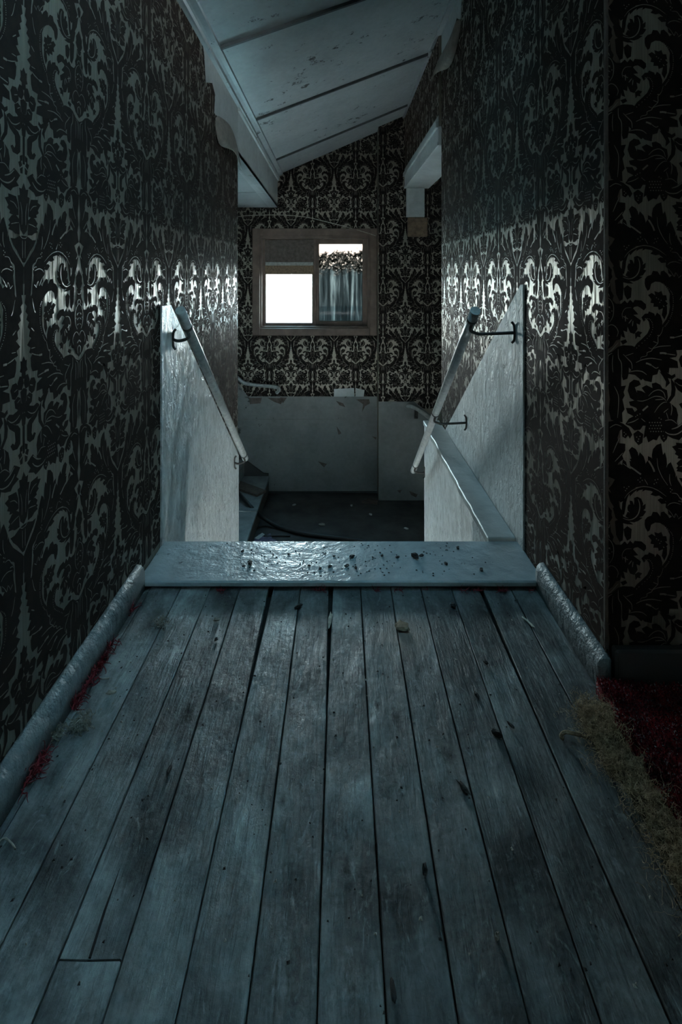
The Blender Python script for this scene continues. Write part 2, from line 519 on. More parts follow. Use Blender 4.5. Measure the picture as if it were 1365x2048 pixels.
# ------------------------------------------------------------------ flock print of the wallpaper
# Half of one repeat, x = distance from the main axis, y downwards; unit KU metres.
KU = 0.000183
HALF, REP, AX = 1365.0, 3650.0, 5.0
DARK = [
 # fan of leaves over the arch
 [(20,900),(60,800),(150,760),(230,740),(262,770),(330,790),(420,840),(540,900),(640,880),(745,880),(900,860),(1000,900),(1058,960),(1092,985),(1150,1080),(1230,1160),(1330,1260),(1360,1300),(1360,1500),(1330,1480),(1240,1330),(1180,1250),(1130,1220),(1060,1175),(1000,1160),(950,1190),(930,1215),(800,1120),(700,1078),(580,1052),(460,1072),(370,1128),(320,1190),(280,1270),(230,1300),(180,1250),(110,1190),(60,1100),(110,1040),(150,960)],
 [(400,850),(385,760),(370,690),(398,690),(374,658),(400,650),(385,590),(362,522),(400,480),(450,510),(478,560),(498,620),(520,560),(568,620),(590,690),(606,775),(640,900),(540,920)],
 [(600,900),(612,780),(622,715),(640,685),(690,760),(712,800),(760,900),(700,930)],
 [(700,900),(722,800),(690,720),(652,665),(647,618),(690,642),(708,665),(712,590),(727,510),(780,448),(838,424),(850,530),(868,600),(898,560),(914,650),(920,730),(918,800),(950,742),(985,710),(1020,800),(1050,880),(1062,945),(1074,905),(1090,985),(1000,1000)],
 [(262,722),(268,668),(300,702),(328,790),(262,795)],
 # arch stroke
 [(250,1480),(262,1330),(295,1230),(360,1160),(450,1106),(580,1080),(700,1102),(800,1150),(930,1240),(915,1290),(860,1230),(780,1172),(690,1126),(600,1112),(560,1140),(575,1108),(500,1118),(470,1150),(480,1118),(420,1150),(370,1210),(360,1170),(320,1240),(300,1310),(290,1400),(275,1490)],
 [(690,1190),(720,1160),(820,1168),(862,1190),(760,1207)], [(798,1275),(832,1258),(882,1270),(915,1322),(850,1324)],
 # curled leaf in the shoulder of the heart
 [(340,1390),(355,1350),(380,1350),(370,1290),(400,1300),(430,1360),(445,1300),(440,1250),(480,1235),(530,1260),(560,1330),(556,1370),(602,1340),(592,1400),(562,1430),(605,1450),(560,1510),(500,1540),(552,1545),(490,1582),(430,1602),(350,1602),(412,1642),(330,1632),(250,1610),(160,1540),(120,1400),(180,1350),(240,1440),(258,1530),(300,1550),(362,1556),(310,1520),(340,1460),(376,1476),(345,1430)],
 # cup between the scrolls
 [(930,1225),(970,1172),(1060,1172),(1110,1232),(1140,1282),(1172,1330),(1150,1400),(1160,1480),(1180,1560),(1190,1640),(1150,1600),(1100,1592),(1020,1522),(960,1482),(950,1412),(920,1382),(925,1322)],
 [(1195,1290),(1240,1330),(1300,1420),(1345,1500),(1345,1560),(1280,1580),(1225,1640),(1215,1500)],
 # great acanthus scroll and the leafage below it
 [(660,1725),(640,1745),(612,1690),(602,1640),(606,1580),(640,1540),(700,1520),(722,1462),(780,1470),(832,1532),(845,1470),(880,1458),(932,1510),(965,1560),(1020,1522),(1060,1570),(1110,1600),(1185,1640),(1215,1680),(1250,1620),(1290,1600),(1350,1545),(1352,1640),(1318,1640),(1338,1750),(1298,1790),(1322,1860),(1278,1900),(1305,1960),(1250,2000),(1280,2060),(1228,2100),(1250,2180),(1205,2210),(1290,2290),(1220,2330),(1245,2390),(1180,2420),(1215,2470),(1205,2577),(1180,2640),(1062,2648),(1074,2720),(1062,2750),(960,2770),(1080,2830),(1094,2918),(960,2915),(952,2995),(860,2950),(800,2940),(778,3010),(705,3030),(692,3130),(600,3108),(562,3078),(540,3100),(450,3020),(350,3008),(372,2985),(400,2960),(430,2890),(490,2800),(480,2730),(440,2620),(480,2560),(560,2490),(640,2410),(682,2320),(665,2220),(620,2168),(580,2212),(553,2160),(600,2112),(650,2108),(660,2076),(730,2108),(750,2148),(780,2096),(820,2130),(850,2220),(858,2290),(875,2265),(930,2190),(970,2095),(985,2000),(977,1897),(985,1800),(950,1720),(900,1660),(830,1612),(750,1605),(682,1642)],
 # rose inside the scroll
 [(655,1822),(700,1798),(760,1832),(745,1768),(800,1790),(842,1768),(862,1830),(912,1830),(922,1890),(892,1902),(932,1950),(902,1992),(862,1962),(872,2010),(810,2035),(800,1990),(732,1990),(740,1940),(690,1930),(705,1880)],
 [(880,2010),(925,1990),(920,2100),(890,2180),(862,2120)],
 # hooked leaves and heart on the axis
 [(5,1640),(60,1625),(72,1760),(112,1830),(95,1900),(150,1960),(240,1962),(290,1912),(330,1955),(372,1902),(420,1945),(445,1902),(540,1912),(602,1965),(604,2010),(580,2042),(540,2008),(490,1978),(430,1990),(405,2020),(484,2107),(412,2117),(524,2207),(512,2260),(462,2240),(474,2330),(432,2400),(380,2380),(330,2290),(320,2370),(262,2350),(290,2460),(250,2440),(240,2400),(215,2480),(150,2500),(100,2580),(5,2650)],
 [(455,2402),(495,2376),(545,2388),(512,2420),(522,2452),(478,2440),(456,2480)], [(235,2520),(300,2500),(318,2530),(262,2560)],
 [(150,1600),(205,1575),(255,1600),(262,1720),(250,1880),(215,1900),(170,1800)], [(285,1720),(330,1680),(385,1720),(375,1850),(330,1880),(295,1810)],
 # seed on the axis above the heart
 [(5,1330),(50,1400),(85,1440),(78,1500),(92,1540),(60,1590),(30,1620),(5,1630)],
 [(30,1130),(110,1200),(190,1270),(205,1400),(160,1440),(120,1350),(80,1290)],
 # bowl
 [(5,2720),(100,2690),(190,2615),(265,2590),(400,2597),(440,2617),(480,2730),(492,2797),(430,2890),(400,2960),(350,2907),(342,2997),(322,3080),(270,3100),(235,3010),(232,3200),(160,3140),(120,3180),(60,3130),(5,3180)],
 # plume on the axis under the bowl
 [(50,3180),(110,3120),(160,3100),(235,3210),(300,3197),(262,3290),(278,3340),(245,3400),(278,3550),(240,3600),(250,3740),(150,3720),(90,3700),(60,3560),(75,3400)],
 [(5,3260),(30,3420),(22,3560),(5,3620)],
 # curled stalk
 [(28,330),(16,190),(55,95),(150,78),(262,128),(345,190),(394,285),(368,335),(338,275),(262,185),(205,220),(170,330),(190,420),(290,430),(288,520),(240,600),(262,650),(190,700),(150,780),(60,850),(20,900),(60,760),(30,640),(52,480)],
 [(255,205),(320,215),(335,290),(300,330),(262,310)],
 [(5,960),(45,1010),(30,1080),(5,1120)],
 # pod flower
 [(345,3267),(370,3157),(430,3110),(500,3125),(524,3172),(470,3197),(432,3212),(462,3290),(482,3310),(480,3270),(540,3282),(612,3312),(556,3227),(620,3195),(716,3237),(708,3165),(762,3155),(822,3187),(852,3237),(922,3267),(934,3367),(915,3440),(962,3457),(1002,3487),(1062,3537),(1088,3637),(1072,3740),(1085,3790),(1040,3850),(900,3860),(760,3850),(640,3790),(560,3790),(520,3850),(440,3860),(380,3800),(310,3772),(360,3700),(432,3655),(340,3600),(316,3535),(400,3540),(440,3600),(490,3560),(470,3520),(380,3485),(362,3440),(445,3420),(380,3370)],
 [(880,205),(905,90),(1000,40),(1065,70),(1075,115),(1040,165),(985,182),(1080,172),(1150,125),(1180,88),(1220,110),(1290,150),(1215,240),(1262,280),(1150,315),(1112,358),(1020,332),(960,302),(900,255)],
 [(615,160),(650,90),(760,50),(860,90),(880,190),(850,270),(800,300),(770,362),(722,345),(650,392),(620,300),(580,330),(600,240)],
 [(430,275),(490,230),(562,282),(548,400),(500,435),(448,372)], [(828,272),(880,248),(935,292),(918,350),(880,392),(846,340)],
 # stems and tendril
 [(800,2900),(850,2930),(920,3000),(1000,3050),(1048,3020),(1050,3050),(1005,3085),(930,3060),(850,2985)], [(820,2965),(925,3055),(965,3150),(912,3212),(925,3130),(880,3050)],
 [(990,3085),(1030,3150),(1052,3250),(1040,3340),(965,3442),(935,3430),(1000,3340),(1010,3240)],
 # edge axis: diamond, clover, curled bracket, sprigs
 [(1370,2430),(1335,2490),(1310,2480),(1320,2560),(1300,2600),(1340,2620),(1335,2680),(1370,2700)],
 [(1120,2800),(1150,2742),(1215,2735),(1260,2790),(1255,2870),(1200,2920),(1150,2900)], [(1255,2740),(1290,2670),(1345,2680),(1360,2760),(1330,2830),(1280,2820)],
 [(1195,2950),(1250,2915),(1300,2940),(1310,3030),(1260,3060),(1210,3030)], [(1310,2860),(1365,2830),(1365,3000),(1330,2990)],
 [(1350,2990),(1370,2990),(1370,3120),(1350,3120)],
 [(1048,3117),(1090,3090),(1160,3112),(1250,3087),(1330,2997),(1345,3060),(1335,3170),(1280,3230),(1214,3230),(1130,3200),(1180,3240),(1250,3270),(1292,3320),(1292,3500),(1240,3540),(1160,3530),(1122,3475),(1150,3460),(1190,3490),(1216,3440),(1200,3320),(1100,3250),(1058,3180)],
 [(1370,3120),(1335,3190),(1345,3280),(1370,3310)], [(1355,3310),(1370,3310),(1370,3640),(1355,3640)],
 [(1300,3560),(1340,3540),(1335,3600),(1300,3610)], [(1270,3640),(1310,3620),(1330,3660),(1290,3690)], [(1300,3720),(1345,3690),(1340,3760),(1310,3760)],
 # flower and vase on the edge axis
 [(1015,468),(1080,450),(1075,412),(1150,425),(1214,430),(1250,520),(1260,640),(1180,650),(1100,637),(1112,605),(1058,575),(1080,545)],
 [(1085,720),(1140,670),(1214,662),(1270,700),(1280,880),(1200,872),(1150,842),(1083,832),(1102,800),(1078,790),(1112,760)],
 [(1370,240),(1330,320),(1285,310),(1300,400),(1258,410),(1290,560),(1285,700),(1310,820),(1370,880)],
 [(1370,905),(1290,915),(1190,955),(1120,945),(1170,1010),(1250,1090),(1310,1170),(1350,1225),(1370,1230)],
]
LINES = [  # paper showing through as veins: (half width, points)
 (13, [(345,758),(420,802),(500,862),(535,884)]), (14, [(652,680),(690,738),(725,806),(736,846)]),
 (9, [(490,1262),(512,1320),(516,1400),(490,1490),(430,1552),(350,1574),(262,1550)]),
 (6, [(285,1250),(340,1175),(420,1120),(520,1078),(600,1070),(700,1088),(800,1132),(900,1205)]),
 (6, [(780,640),(790,760),(820,850),(870,950),(940,1050)]), (5, [(970,880),(970,980),(995,1060)]), (5, [(590,960),(640,1045)]), (5, [(262,720),(330,770)]),
 (6, [(940,1362),(972,1330),(1050,1314),(1140,1342)]), (5, [(950,1420),(1000,1480),(1040,1540),(1060,1480),(1100,1540)]), (5, [(1100,1560),(1150,1520)]), (5, [(1000,1170),(1080,1180),(1130,1260)]),
 (8, [(460,2842),(560,2797),(700,2777),(850,2802)]), (7, [(700,2637),(820,2597),(985,2587)]), (8, [(350,2988),(450,2967),(550,2977),(622,3027)]),
 (14, [(610,2852),(640,2858),(690,2880)]), (7, [(690,2880),(760,2927),(800,2910)]), (16, [(820,2700),(870,2697),(920,2706)]), (8, [(920,2708),(1060,2728)]),
 (15, [(975,2462),(1040,2462)]), (8, [(1040,2462),(1130,2440),(1210,2408)]), (8, [(1150,2130),(1215,2080)]), (6, [(1130,2345),(1214,2345)]), (6, [(1120,1890),(1150,1850),(1195,1700)]),
 (6, [(872,2300),(850,2380),(820,2430),(792,2460),(790,2550),(720,2620),(690,2668),(630,2690),(620,2738),(540,2760),(530,2800)]),
 (6, [(820,2430),(780,2430)]), (6, [(790,2550),(720,2520)]), (5, [(700,2637),(650,2615)]),
 (7, [(100,2700),(40,2740),(30,2850),(40,2980)]), (7, [(190,2640),(195,2770),(240,2860),(242,3100)]), (7, [(265,2715),(340,2790),(392,2850),(402,2940)]), (5, [(300,2740),(420,2700)]), (5, [(110,2730),(100,2860),(110,2990)]),
 (7, [(5,2690),(60,2680),(120,2620),(190,2540)]), (6, [(5,2330),(70,2270),(140,2290),(190,2370),(170,2450)]), (10, [(5,2400),(60,2440)]), (8, [(5,2480),(50,2520),(40,2600)]),
 (6, [(5,1840),(80,1900),(120,2000),(110,2140),(60,2230)]), (5, [(260,2180),(250,2100),(300,2020),(390,2010)]), (8, [(262,2140),(340,2180)]), (9, [(300,2130),(300,2220)]), (9, [(395,2190),(350,2250)]), (8, [(415,2210),(405,2290)]),
 (5, [(20,1980),(70,2020)]), (5, [(20,2060),(70,2090)]), (5, [(20,2150),(60,2170)]),
 (6, [(5,1700),(50,1690),(60,1640)]), (6, [(5,1780),(40,1800),(60,1850)]),
 (6, [(130,3200),(190,3330),(195,3480),(180,3680)]), (7, [(650,3350),(720,3280),(810,3255),(880,3300),(905,3380)]), (7, [(640,3400),(740,3355),(850,3365),(915,3420)]), (6, [(480,3420),(560,3425),(640,3400)]), (7, [(750,3405),(880,3395)]),
 (6, [(740,3600),(800,3510),(870,3450),(930,3440)]), (7, [(990,3470),(1005,3540),(990,3640)]), (6, [(880,3600),(900,3580),(950,3540)]), (5, [(920,3600),(950,3700)]), (14, [(560,3570),(640,3500)]), (6, [(900,3720),(1000,3710),(1080,3770)]),
 (5, [(540,3690),(600,3740)]), (7, [(330,3760),(420,3735),(500,3690)]), (10, [(1000,3850),(1090,3820),(1180,3750)]),
 (10, [(900,240),(960,275),(1060,280),(1140,240),(1190,190)]), (6, [(60,180),(150,130),(240,160)]), (6, [(110,560),(160,440),(210,330)]), (6, [(140,690),(260,560)]),
 (6, [(1100,490),(1180,510),(1240,570)]), (6, [(1120,770),(1200,750),(1270,740)]), (5, [(1300,480),(1330,600),(1330,760)]), (6, [(1290,900),(1340,930),(1370,930)]), (5, [(1340,960),(1345,1180)]), (6, [(1180,2830),(1240,2810)]), (6, [(1240,2980),(1290,2950)]),
 (8, [(1060,3140),(1130,3190),(1214,3185),(1290,3140)]),
]
def dots():
    out = []
    def along(pts, n, r):
        pp = smooth_path([(p[0], p[1], 0) for p in pts], 8)
        for k in range(n):
            q = pp[int(k * (len(pp) - 1) / (n - 1))]
            out.append((q.x, q.y, r))
    along([(870,1650),(960,1730),(1010,1800),(1025,1900),(1020,2010),(1000,2110),(950,2220),(900,2290)], 26, 8)
    along([(600,2180),(660,2180),(705,2240),(712,2330),(670,2430),(580,2520),(470,2620)], 18, 8)
    along([(1110,1290),(1150,1300),(1180,1340)], 5, 10)
    for i in range(5):
        for j in range(4):
            out.append((665 + i * 40 + (j % 2) * 18, 100 + j * 45, 11))
    for (x, y) in ((280,1080),(320,1100),(350,1070),(300,1130),(490,970),(520,1000),(555,975),(530,940),(750,970),(790,960),(770,1010),(735,1030),(980,1100),(1005,1120),(985,1150),
                   (470,320),(500,350),(520,310),(490,385),(870,300),(885,340),(280,250),(305,275),(285,300),(800,1880),(840,1900),(770,1860),(820,1930),(480,3640),(520,3620),(455,3660),(95,2060),(60,2000),(840,3700),(810,3680)):
        out.append((x, y, 10))
    return out
DOTS = dots()

def flock_wall(name, parent, origin, eu, nrm, s0, z0, smin, smax, zmin, zmax, hole=None):
    """print tiles on a plane: origin + s*eu, height z; s0 = a main axis, z0 = height of y=0"""
    eu = Vector(eu); nrm = Vector(nrm); origin = Vector(origin)
    per = 2 * HALF * KU; rep = REP * KU
    verts, faces, mats = [], [], []
    def P(s, z, d):
        p = origin + eu * s + nrm * d
        return (p.x, p.y, z)
    def grow(poly, g=11.0):
        ar = sum(a[0] * b_[1] - b_[0] * a[1] for a, b_ in zip(poly, poly[1:] + poly[:1]))
        sg_ = 1 if ar > 0 else -1
        out = []
        n = len(poly)
        for k, p in enumerate(poly):
            a, c = Vector(poly[k - 1]), Vector(poly[(k + 1) % n])
            v = Vector(p)
            d1 = (v - a); d2 = (c - v)
            n1 = Vector((d1.y, -d1.x)).normalized() if d1.length else Vector((0, 0)); n2 = Vector((d2.y, -d2.x)).normalized() if d2.length else Vector((0, 0))
            m_ = n1 + n2
            if m_.length < 0.3: m_ = n1
            m_.normalize()
            q = v + m_ * sg_ * g
            out.append((min(max(q.x, AX), 1370.0), q.y))
        return out
    tess = [(poly, tessellate_polygon([[Vector((p[0], p[1], 0)) for p in poly]])) for poly in map(grow, DARK)]
    i0, i1 = math.floor((smin - s0) / per) - 1, math.ceil((smax - s0) / per) + 1
    j0, j1 = math.floor((z0 - zmax) / rep) - 1, math.ceil((z0 - zmin) / rep) + 1
    for i in range(i0, i1 + 1):
        for j in range(j0, j1 + 1):
            sc_, zt = s0 + i * per, z0 - j * rep
            if sc_ + per / 2 < smin or sc_ - per / 2 > smax or zt - rep * 1.07 > zmax or zt + 0.02 < zmin or (zt - rep * 1.07) > zmax:
                continue
            if zt < zmin: continue
            for sg in (1, -1):
                def add(pts, tris, d, mi):
                    b0 = len(verts)
                    for p in pts:
                        verts.append(P(sc_ + sg * (p[0] - AX) * KU, zt - p[1] * KU, d))
                    for t_ in tris:
                        faces.append(tuple(b0 + k for k in t_)); mats.append(mi)
                for q, (poly, tris) in enumerate(tess):
                    add(poly, tris, 0.0006 + 0.00001 * (q % 7), 0)
                for q, (hw, pts) in enumerate(LINES):
                    pp = smooth_path([(p[0], p[1], 0) for p in pts], 3)
                    rr = []
                    n = len(pp)
                    for k, p in enumerate(pp):
                        d = pp[min(k + 1, n - 1)] - pp[max(k - 1, 0)]
                        d = Vector((-d.y, d.x, 0)).normalized() * hw * 0.9 * (0.35 + 0.65 * math.sin(math.pi * (k + 0.5) / n) if hw < 12 else 1)
                        rr += [(p.x + d.x, p.y + d.y), (p.x - d.x, p.y - d.y)]
                    add(rr, [(2 * k, 2 * k + 1, 2 * k + 3, 2 * k + 2) for k in range(n - 1)], 0.0010, 1)
                for (x, y, r) in DOTS:
                    add([(x - r, y), (x, y - r), (x + r, y), (x, y + r)], [(0, 1, 2, 3)], 0.0010, 1)
    me = bpy.data.meshes.new(name)
    me.from_pydata(verts, [], faces)
    for p, mi in zip(me.polygons, mats): p.material_index = mi
    bm = bmesh.new(); bm.from_mesh(me); bpy.data.meshes.remove(me)
    for co, no in ((origin + eu * smin, -eu), (origin + eu * smax, eu), (Vector((0, 0, zmin)), Vector((0, 0, -1))), (Vector((0, 0, zmax)), Vector((0, 0, 1)))):
        bmesh.ops.bisect_plane(bm, geom=bm.verts[:] + bm.edges[:] + bm.faces[:], plane_co=co, plane_no=no, clear_outer=True)
    if hole:
        h0, h1, k0, k1 = hole
        for co, no in ((origin + eu * h0, eu), (origin + eu * h1, eu), (Vector((0, 0, k0)), Vector((0, 0, 1))), (Vector((0, 0, k1)), Vector((0, 0, 1)))):
            bmesh.ops.bisect_plane(bm, geom=bm.verts[:] + bm.edges[:] + bm.faces[:], plane_co=co, plane_no=no)
        dead = []
        for f in bm.faces:
            c = f.calc_center_median(); s_ = (c - origin).dot(eu)
            if h0 < s_ < h1 and k0 < c.z < k1: dead.append(f)
        bmesh.ops.delete(bm, geom=dead, context='FACES')
    # all faces look away from the wall
    flip = [f for f in bm.faces if f.normal.dot(nrm) < 0]
    bmesh.ops.reverse_faces(bm, faces=flip)
    o = obj(name, bm, ['flock', 'paper'], parent)
    o['kind'] = 'stuff'
    o['label'] = 'black velvety damask print with fine pale veins'
    return o
flock_wall('flock_print', wall_l, (-W, 0, 0), (0, 1, 0), (1, 0, 0), 1.434, 1.3935, 0.0, YL, 0.05, 2.62)
flock_wall('flock_print', wall_r, (W, 0, 0), (0, 1, 0), (-1, 0, 0), 1.885, 1.40, YF, YR, -0.06, 2.98)
flock_wall('flock_print', wall_f, (0, YF, 0), (1, 0, 0), (0, -1, 0), W, 1.4135, W, 1.75, 0.05, 2.6)
flock_wall('flock_print', wall_b, (0, YB, 0), (1, 0, 0), (0, -1, 0), -0.33, 0.559, XLL, XB2, -0.33, 3.0, (wx0, wx1, wz0, wz1))
flock_wall('flock_print', wall_p, (0, YB2, 0), (1, 0, 0), (0, -1, 0), 0.47, 0.573, XB2, 1.7, -0.40, 3.0)

# ------------------------------------------------------------------ ceiling over passage and stair
SKX0, SKX1, SKY0, SKY1 = 0.08, 0.48, 2.12, 2.54      # added roof light, above and out of the frame
bm = bmesh.new()
box(bm, -W, SKX0 - 0.03, Y0, YB, 3.02, 3.10)
box(bm, SKX1 + 0.03, W, Y0, YB, 3.02, 3.10)
box(bm, SKX0 - 0.03, SKX1 + 0.03, Y0, SKY0, 3.02, 3.10)
box(bm, SKX0 - 0.03, SKX1 + 0.03, SKY1, YB, 3.02, 3.10)
ceil = struct('ceiling', bm, 'black_gap', 'sloping white boarded ceiling with dark open joints and mould spots', 'ceiling')
def slab(name, x0, x1, ya, yb, mat, parent, d0=0.0, th=0.012, nx=6):
    bm = bmesh.new()
    grid = []
    for j, Y in enumerate((ya, yb)):
        grid.append([])
        for i in range(nx + 1):
            X = x0 + (x1 - x0) * i / nx
            z = zc(X, Y) - d0
            grid[-1].append((bm.verts.new((X, Y, z)), bm.verts.new((X, Y, z + th))))
    for i in range(nx):
        a, b_, c, d = grid[0][i], grid[0][i + 1], grid[1][i + 1], grid[1][i]
        bm.faces.new((a[0], d[0], c[0], b_[0])); bm.faces.new((a[1], b_[1], c[1], d[1]))
        bm.faces.new((a[0], b_[0], b_[1], a[1])); bm.faces.new((d[0], d[1], c[1], c[0]))
    for col_ in (0, nx):
        a, d = grid[0][col_], grid[1][col_]
        bm.faces.new((a[0], a[1], d[1], d[0]))
    bmesh.ops.recalc_face_normals(bm, faces=bm.faces)
    return obj(name, bm, mat, parent)
JO = [-1.6, -0.74, 0.46, 1.62, 2.86, 4.06, 5.31, 5.93]
for a, b_ in zip(JO, JO[1:]):
    if a == 1.62:
        # sheet with the added roof light cut out of it
        slab('panel', -0.70, SKX0, a + 0.001, b_ - 0.001, 'ceiling_paint', ceil)
        slab('panel', SKX1, 0.70, a + 0.001, b_ - 0.001, 'ceiling_paint', ceil)
        slab('panel', SKX0, SKX1, a + 0.001, SKY0, 'ceiling_paint', ceil)
        slab('panel', SKX0, SKX1, SKY1, b_ - 0.001, 'ceiling_paint', ceil)
    else:
        slab('panel', -0.70, 0.70, a + 0.001, b_ - 0.001, 'ceiling_paint', ceil)
for Y in JO[1:-1]:
    slab('batten', -0.672, 0.690, Y - 0.009, Y + 0.009, 'batten_wood', ceil, 0.020, 0.020, 2)
slab('edge_board', -W, -0.672, Y0, YB, 'ceiling_paint', ceil, 0.020, 0.028, 1)
slab('edge_board', -W, -0.712, Y0, YB, 'ceiling_paint', ceil, 0.045, 0.026, 1)
slab('edge_board', 0.690, W, Y0, YB, 'ceiling_paint', ceil, 0.022, 0.028, 1)
# unseen roof light in the slope, added for cool light on the threshold
sk = empty('unseen_roof_light', (0.29, 2.22, 3.02))
tag(sk, 'unseen roof light added in the ceiling slope above the threshold', 'roof light', kind='structure')
for (x0, x1, y0, y1) in ((SKX0 - 0.02, SKX0, SKY0, SKY1), (SKX1, SKX1 + 0.02, SKY0, SKY1), (SKX0 - 0.02, SKX1 + 0.02, SKY0 - 0.02, SKY0), (SKX0 - 0.02, SKX1 + 0.02, SKY1, SKY1 + 0.02)):
    obj('shaft_board', B(x0, x1, y0, y1, min(zc(x0, y0), zc(x0, y1)) - 0.002, 3.60), 'old_board', sk)  # deep dark shaft, shaped to narrow the light it lets down
obj('pane', B(SKX0, SKX1, SKY0, SKY1, 3.57, 3.574), 'clear_glass', sk)
portal('roof_daylight', ((SKX0 + SKX1) / 2, (SKY0 + SKY1) / 2, 3.61), (0, 0, 0), 0.44, 0.46)
struct('ceiling_alcove', B(W + 0.0, XA + 0.12, Y0, YF + 0.12, 2.62, 2.72), 'ceiling_paint', 'flat ceiling of the carpeted alcove', 'ceiling')

# ------------------------------------------------------------------ beams and soffits over the landing
zb0, zb1 = EYE + 0.822, EYE + 0.724
bl = empty('beam_left', (-W, YL, zb0)); tag(bl, 'white painted boxed beam under the low side of the sloping ceiling', 'beam', kind='structure')
def beam_face(y0, y1, mat='beam_paint'):
    def zb(y): return zb0 + (zb1 - zb0) * (y - YL) / (YB - YL)
    bm = prism([(y0, zb(y0)), (y1, zb(y1)), (y1, zl(y1) - 0.01), (y0, zl(y0) - 0.01)], 'x', -W - 0.10, -W)
    return obj('face_panel', bm, mat, bl)
for a, b_ in ((YL, 4.62), (4.632, 5.10), (5.112, YB)):
    beam_face(a, b_)
bm = prism([(YL, zl(YL) - 0.065), (YB, zl(YB) - 0.065), (YB, zl(YB) - 0.02), (YL, zl(YL) - 0.02)], 'x', -W, -W + 0.016)
obj('moulding', bm, 'beam_paint', bl)
for (a, b_) in ((YL, 5.02), (5.035, YB)):
    def zb(y): return zb0 + (zb1 - zb0) * (y - YL) / (YB - YL)
    obj('soffit_panel', prism([(a, zb(a)), (b_, zb(b_)), (b_, zb(b_) + 0.03), (a, zb(a) + 0.03)], 'x', XLL, -W - 0.0), 'ceiling_paint', bl)
obj('soffit_backing', prism([(YL - 0.1, zb0 + 0.04), (YB + 0.1, zb1 + 0.04), (YB + 0.1, zb1 + 0.1), (YL - 0.1, zb0 + 0.1)], 'x', XLL, -W - 0.1), 'black_gap', bl)

zr0, zr1 = 2.05, 2.04
wall_o = struct('wall_over_beam', B(W - 0.02, W + 0.10, YR, YB2, 2.20, 3.10), 'paper', 'strip of damask papered wall between the ceiling and the boxed beam', 'wall')
flock_wall('flock_print', wall_o, (W - 0.02, 0, 0), (0, 1, 0), (-1, 0, 0), 1.885, 1.40, YR, YB2, 2.2, 2.98)
br = empty('beam_right', (W, YR, zr0)); tag(br, 'white painted boxed beam over the opening right of the landing', 'beam', kind='structure')
obj('beam_box', B(W - 0.024, W + 0.25, YR + 0.001, YB2 - 0.001, 2.06, 2.285, 0.006), 'beam_paint', br)
obj('moulding', B(W - 0.042, W - 0.024, YR + 0.001, YB2 - 0.001, 2.19, 2.235, 0.004), 'beam_paint', br)
obj('moulding', B(W - 0.030, W - 0.024, YR + 0.001, YB2 - 0.001, 2.06, 2.085), 'beam_paint', br)
obj('corbel', B(0.728, 0.930, YB2 - 0.05, YB2 - 0.001, 1.738, 2.06, 0.006), 'plaster', br)
obj('corbel_end', B(0.742, 0.965, YB2 - 0.045, YB2 - 0.001, 1.52, 1.737, 0.01), 'raw_wood', br)
obj('soffit_panel', B(W + 0.25, XRR, YR, YB2, 2.20, 2.25), 'ceiling_paint', br)

# ------------------------------------------------------------------ torn places of the wallpaper
def wall_patch(name, parent, X, sgn, pix, mat, d=0.0022):
    pts = []
    for (x, y) in pix:
        Y = abs(X) * FPX / abs(x - 682.0)
        pts.append((Y, EYE - (y - 540.0) * Y / FPX))
    return obj(name, prism(pts, 'x', X, X + sgn * d), mat, parent)
wall_patch('bare_plaster', wall_l, -W, 1, [(372,10),(385,45),(403,72),(408,110),(411,165),(424,166),(430,190),(428,226),(446,246),(462,262),(474,296),(474.5,316),(474.8,205),(440,140),(398,62)], 'plaster')
wall_patch('bare_plaster', wall_r, W, -1, [(884,20),(924,-60),(925,-10),(921,40),(914,36),(906,66),(896,92),(886,140),(883.5,150)], 'plaster')
def flap(name, parent, rows, mat):
    """curled strip of paper: rows of points across, given as lists of Vectors"""
    bm = bmesh.new()
    R_ = [[bm.verts.new(p) for p in r] for r in rows]
    for A, C in zip(R_, R_[1:]):
        for k in range(len(A) - 1):
            bm.faces.new((A[k], A[k + 1], C[k + 1], C[k]))
    o = obj(name, bm, mat, parent, smooth=True)
    s = o.modifiers.new('thick', 'SOLIDIFY'); s.thickness = 0.0012
    s = o.modifiers.new('sub', 'SUBSURF'); s.levels = s.render_levels = 2
    return o
def on_l(x, y, out):    # a point near the left wall, standing out by `out`
    X = -W + out; Y = abs(X) * FPX / abs(x - 682.0)
    return PT(x, y, Y)
def on_r(x, y, out):
    X = W - out; Y = abs(X) * FPX / abs(x - 682.0)
    return PT(x, y, Y)
o = flap('paper_flap', wall_l, [[on_l(428,224,0.003), on_l(448,238,0.012), on_l(464,252,0.02), on_l(474,290,0.012)],
                            [on_l(430,258,0.006), on_l(446,262,0.05), on_l(462,272,0.05), on_l(476,302,0.03)],
                            [on_l(434,280,0.008), on_l(450,288,0.05), on_l(468,300,0.045), on_l(480,318,0.03)],
                            [on_l(440,294,0.006), on_l(458,297,0.03), on_l(476,306,0.03), on_l(486,356,0.02)]], 'paper_back')
o['label'] = 'curled brownish flap of peeled wallpaper'
o = flap('paper_flap', wall_r, [[on_r(924,36,0.003), on_r(918,36,0.01), on_r(911,40,0.035), on_r(905,66,0.04)],
                            [on_r(919,72,0.006), on_r(908,86,0.04), on_r(898,92,0.06), on_r(887,100,0.05)],
                            [on_r(912,108,0.006), on_r(899,116,0.05), on_r(884,120,0.07), on_r(872,126,0.05)],
                            [on_r(900,140,0.006), on_r(880,142,0.05), on_r(868,150,0.06), on_r(862,164,0.05)]], 'paper_back')
o['label'] = 'curled brownish flap of peeled wallpaper'
obj('paper_strip', B(W, W + 0.040, YF - 0.0005, YF, 0.10, 2.62), 'stained_paper', wall_f)['label'] = 'brown stained strip of paper down the corner'
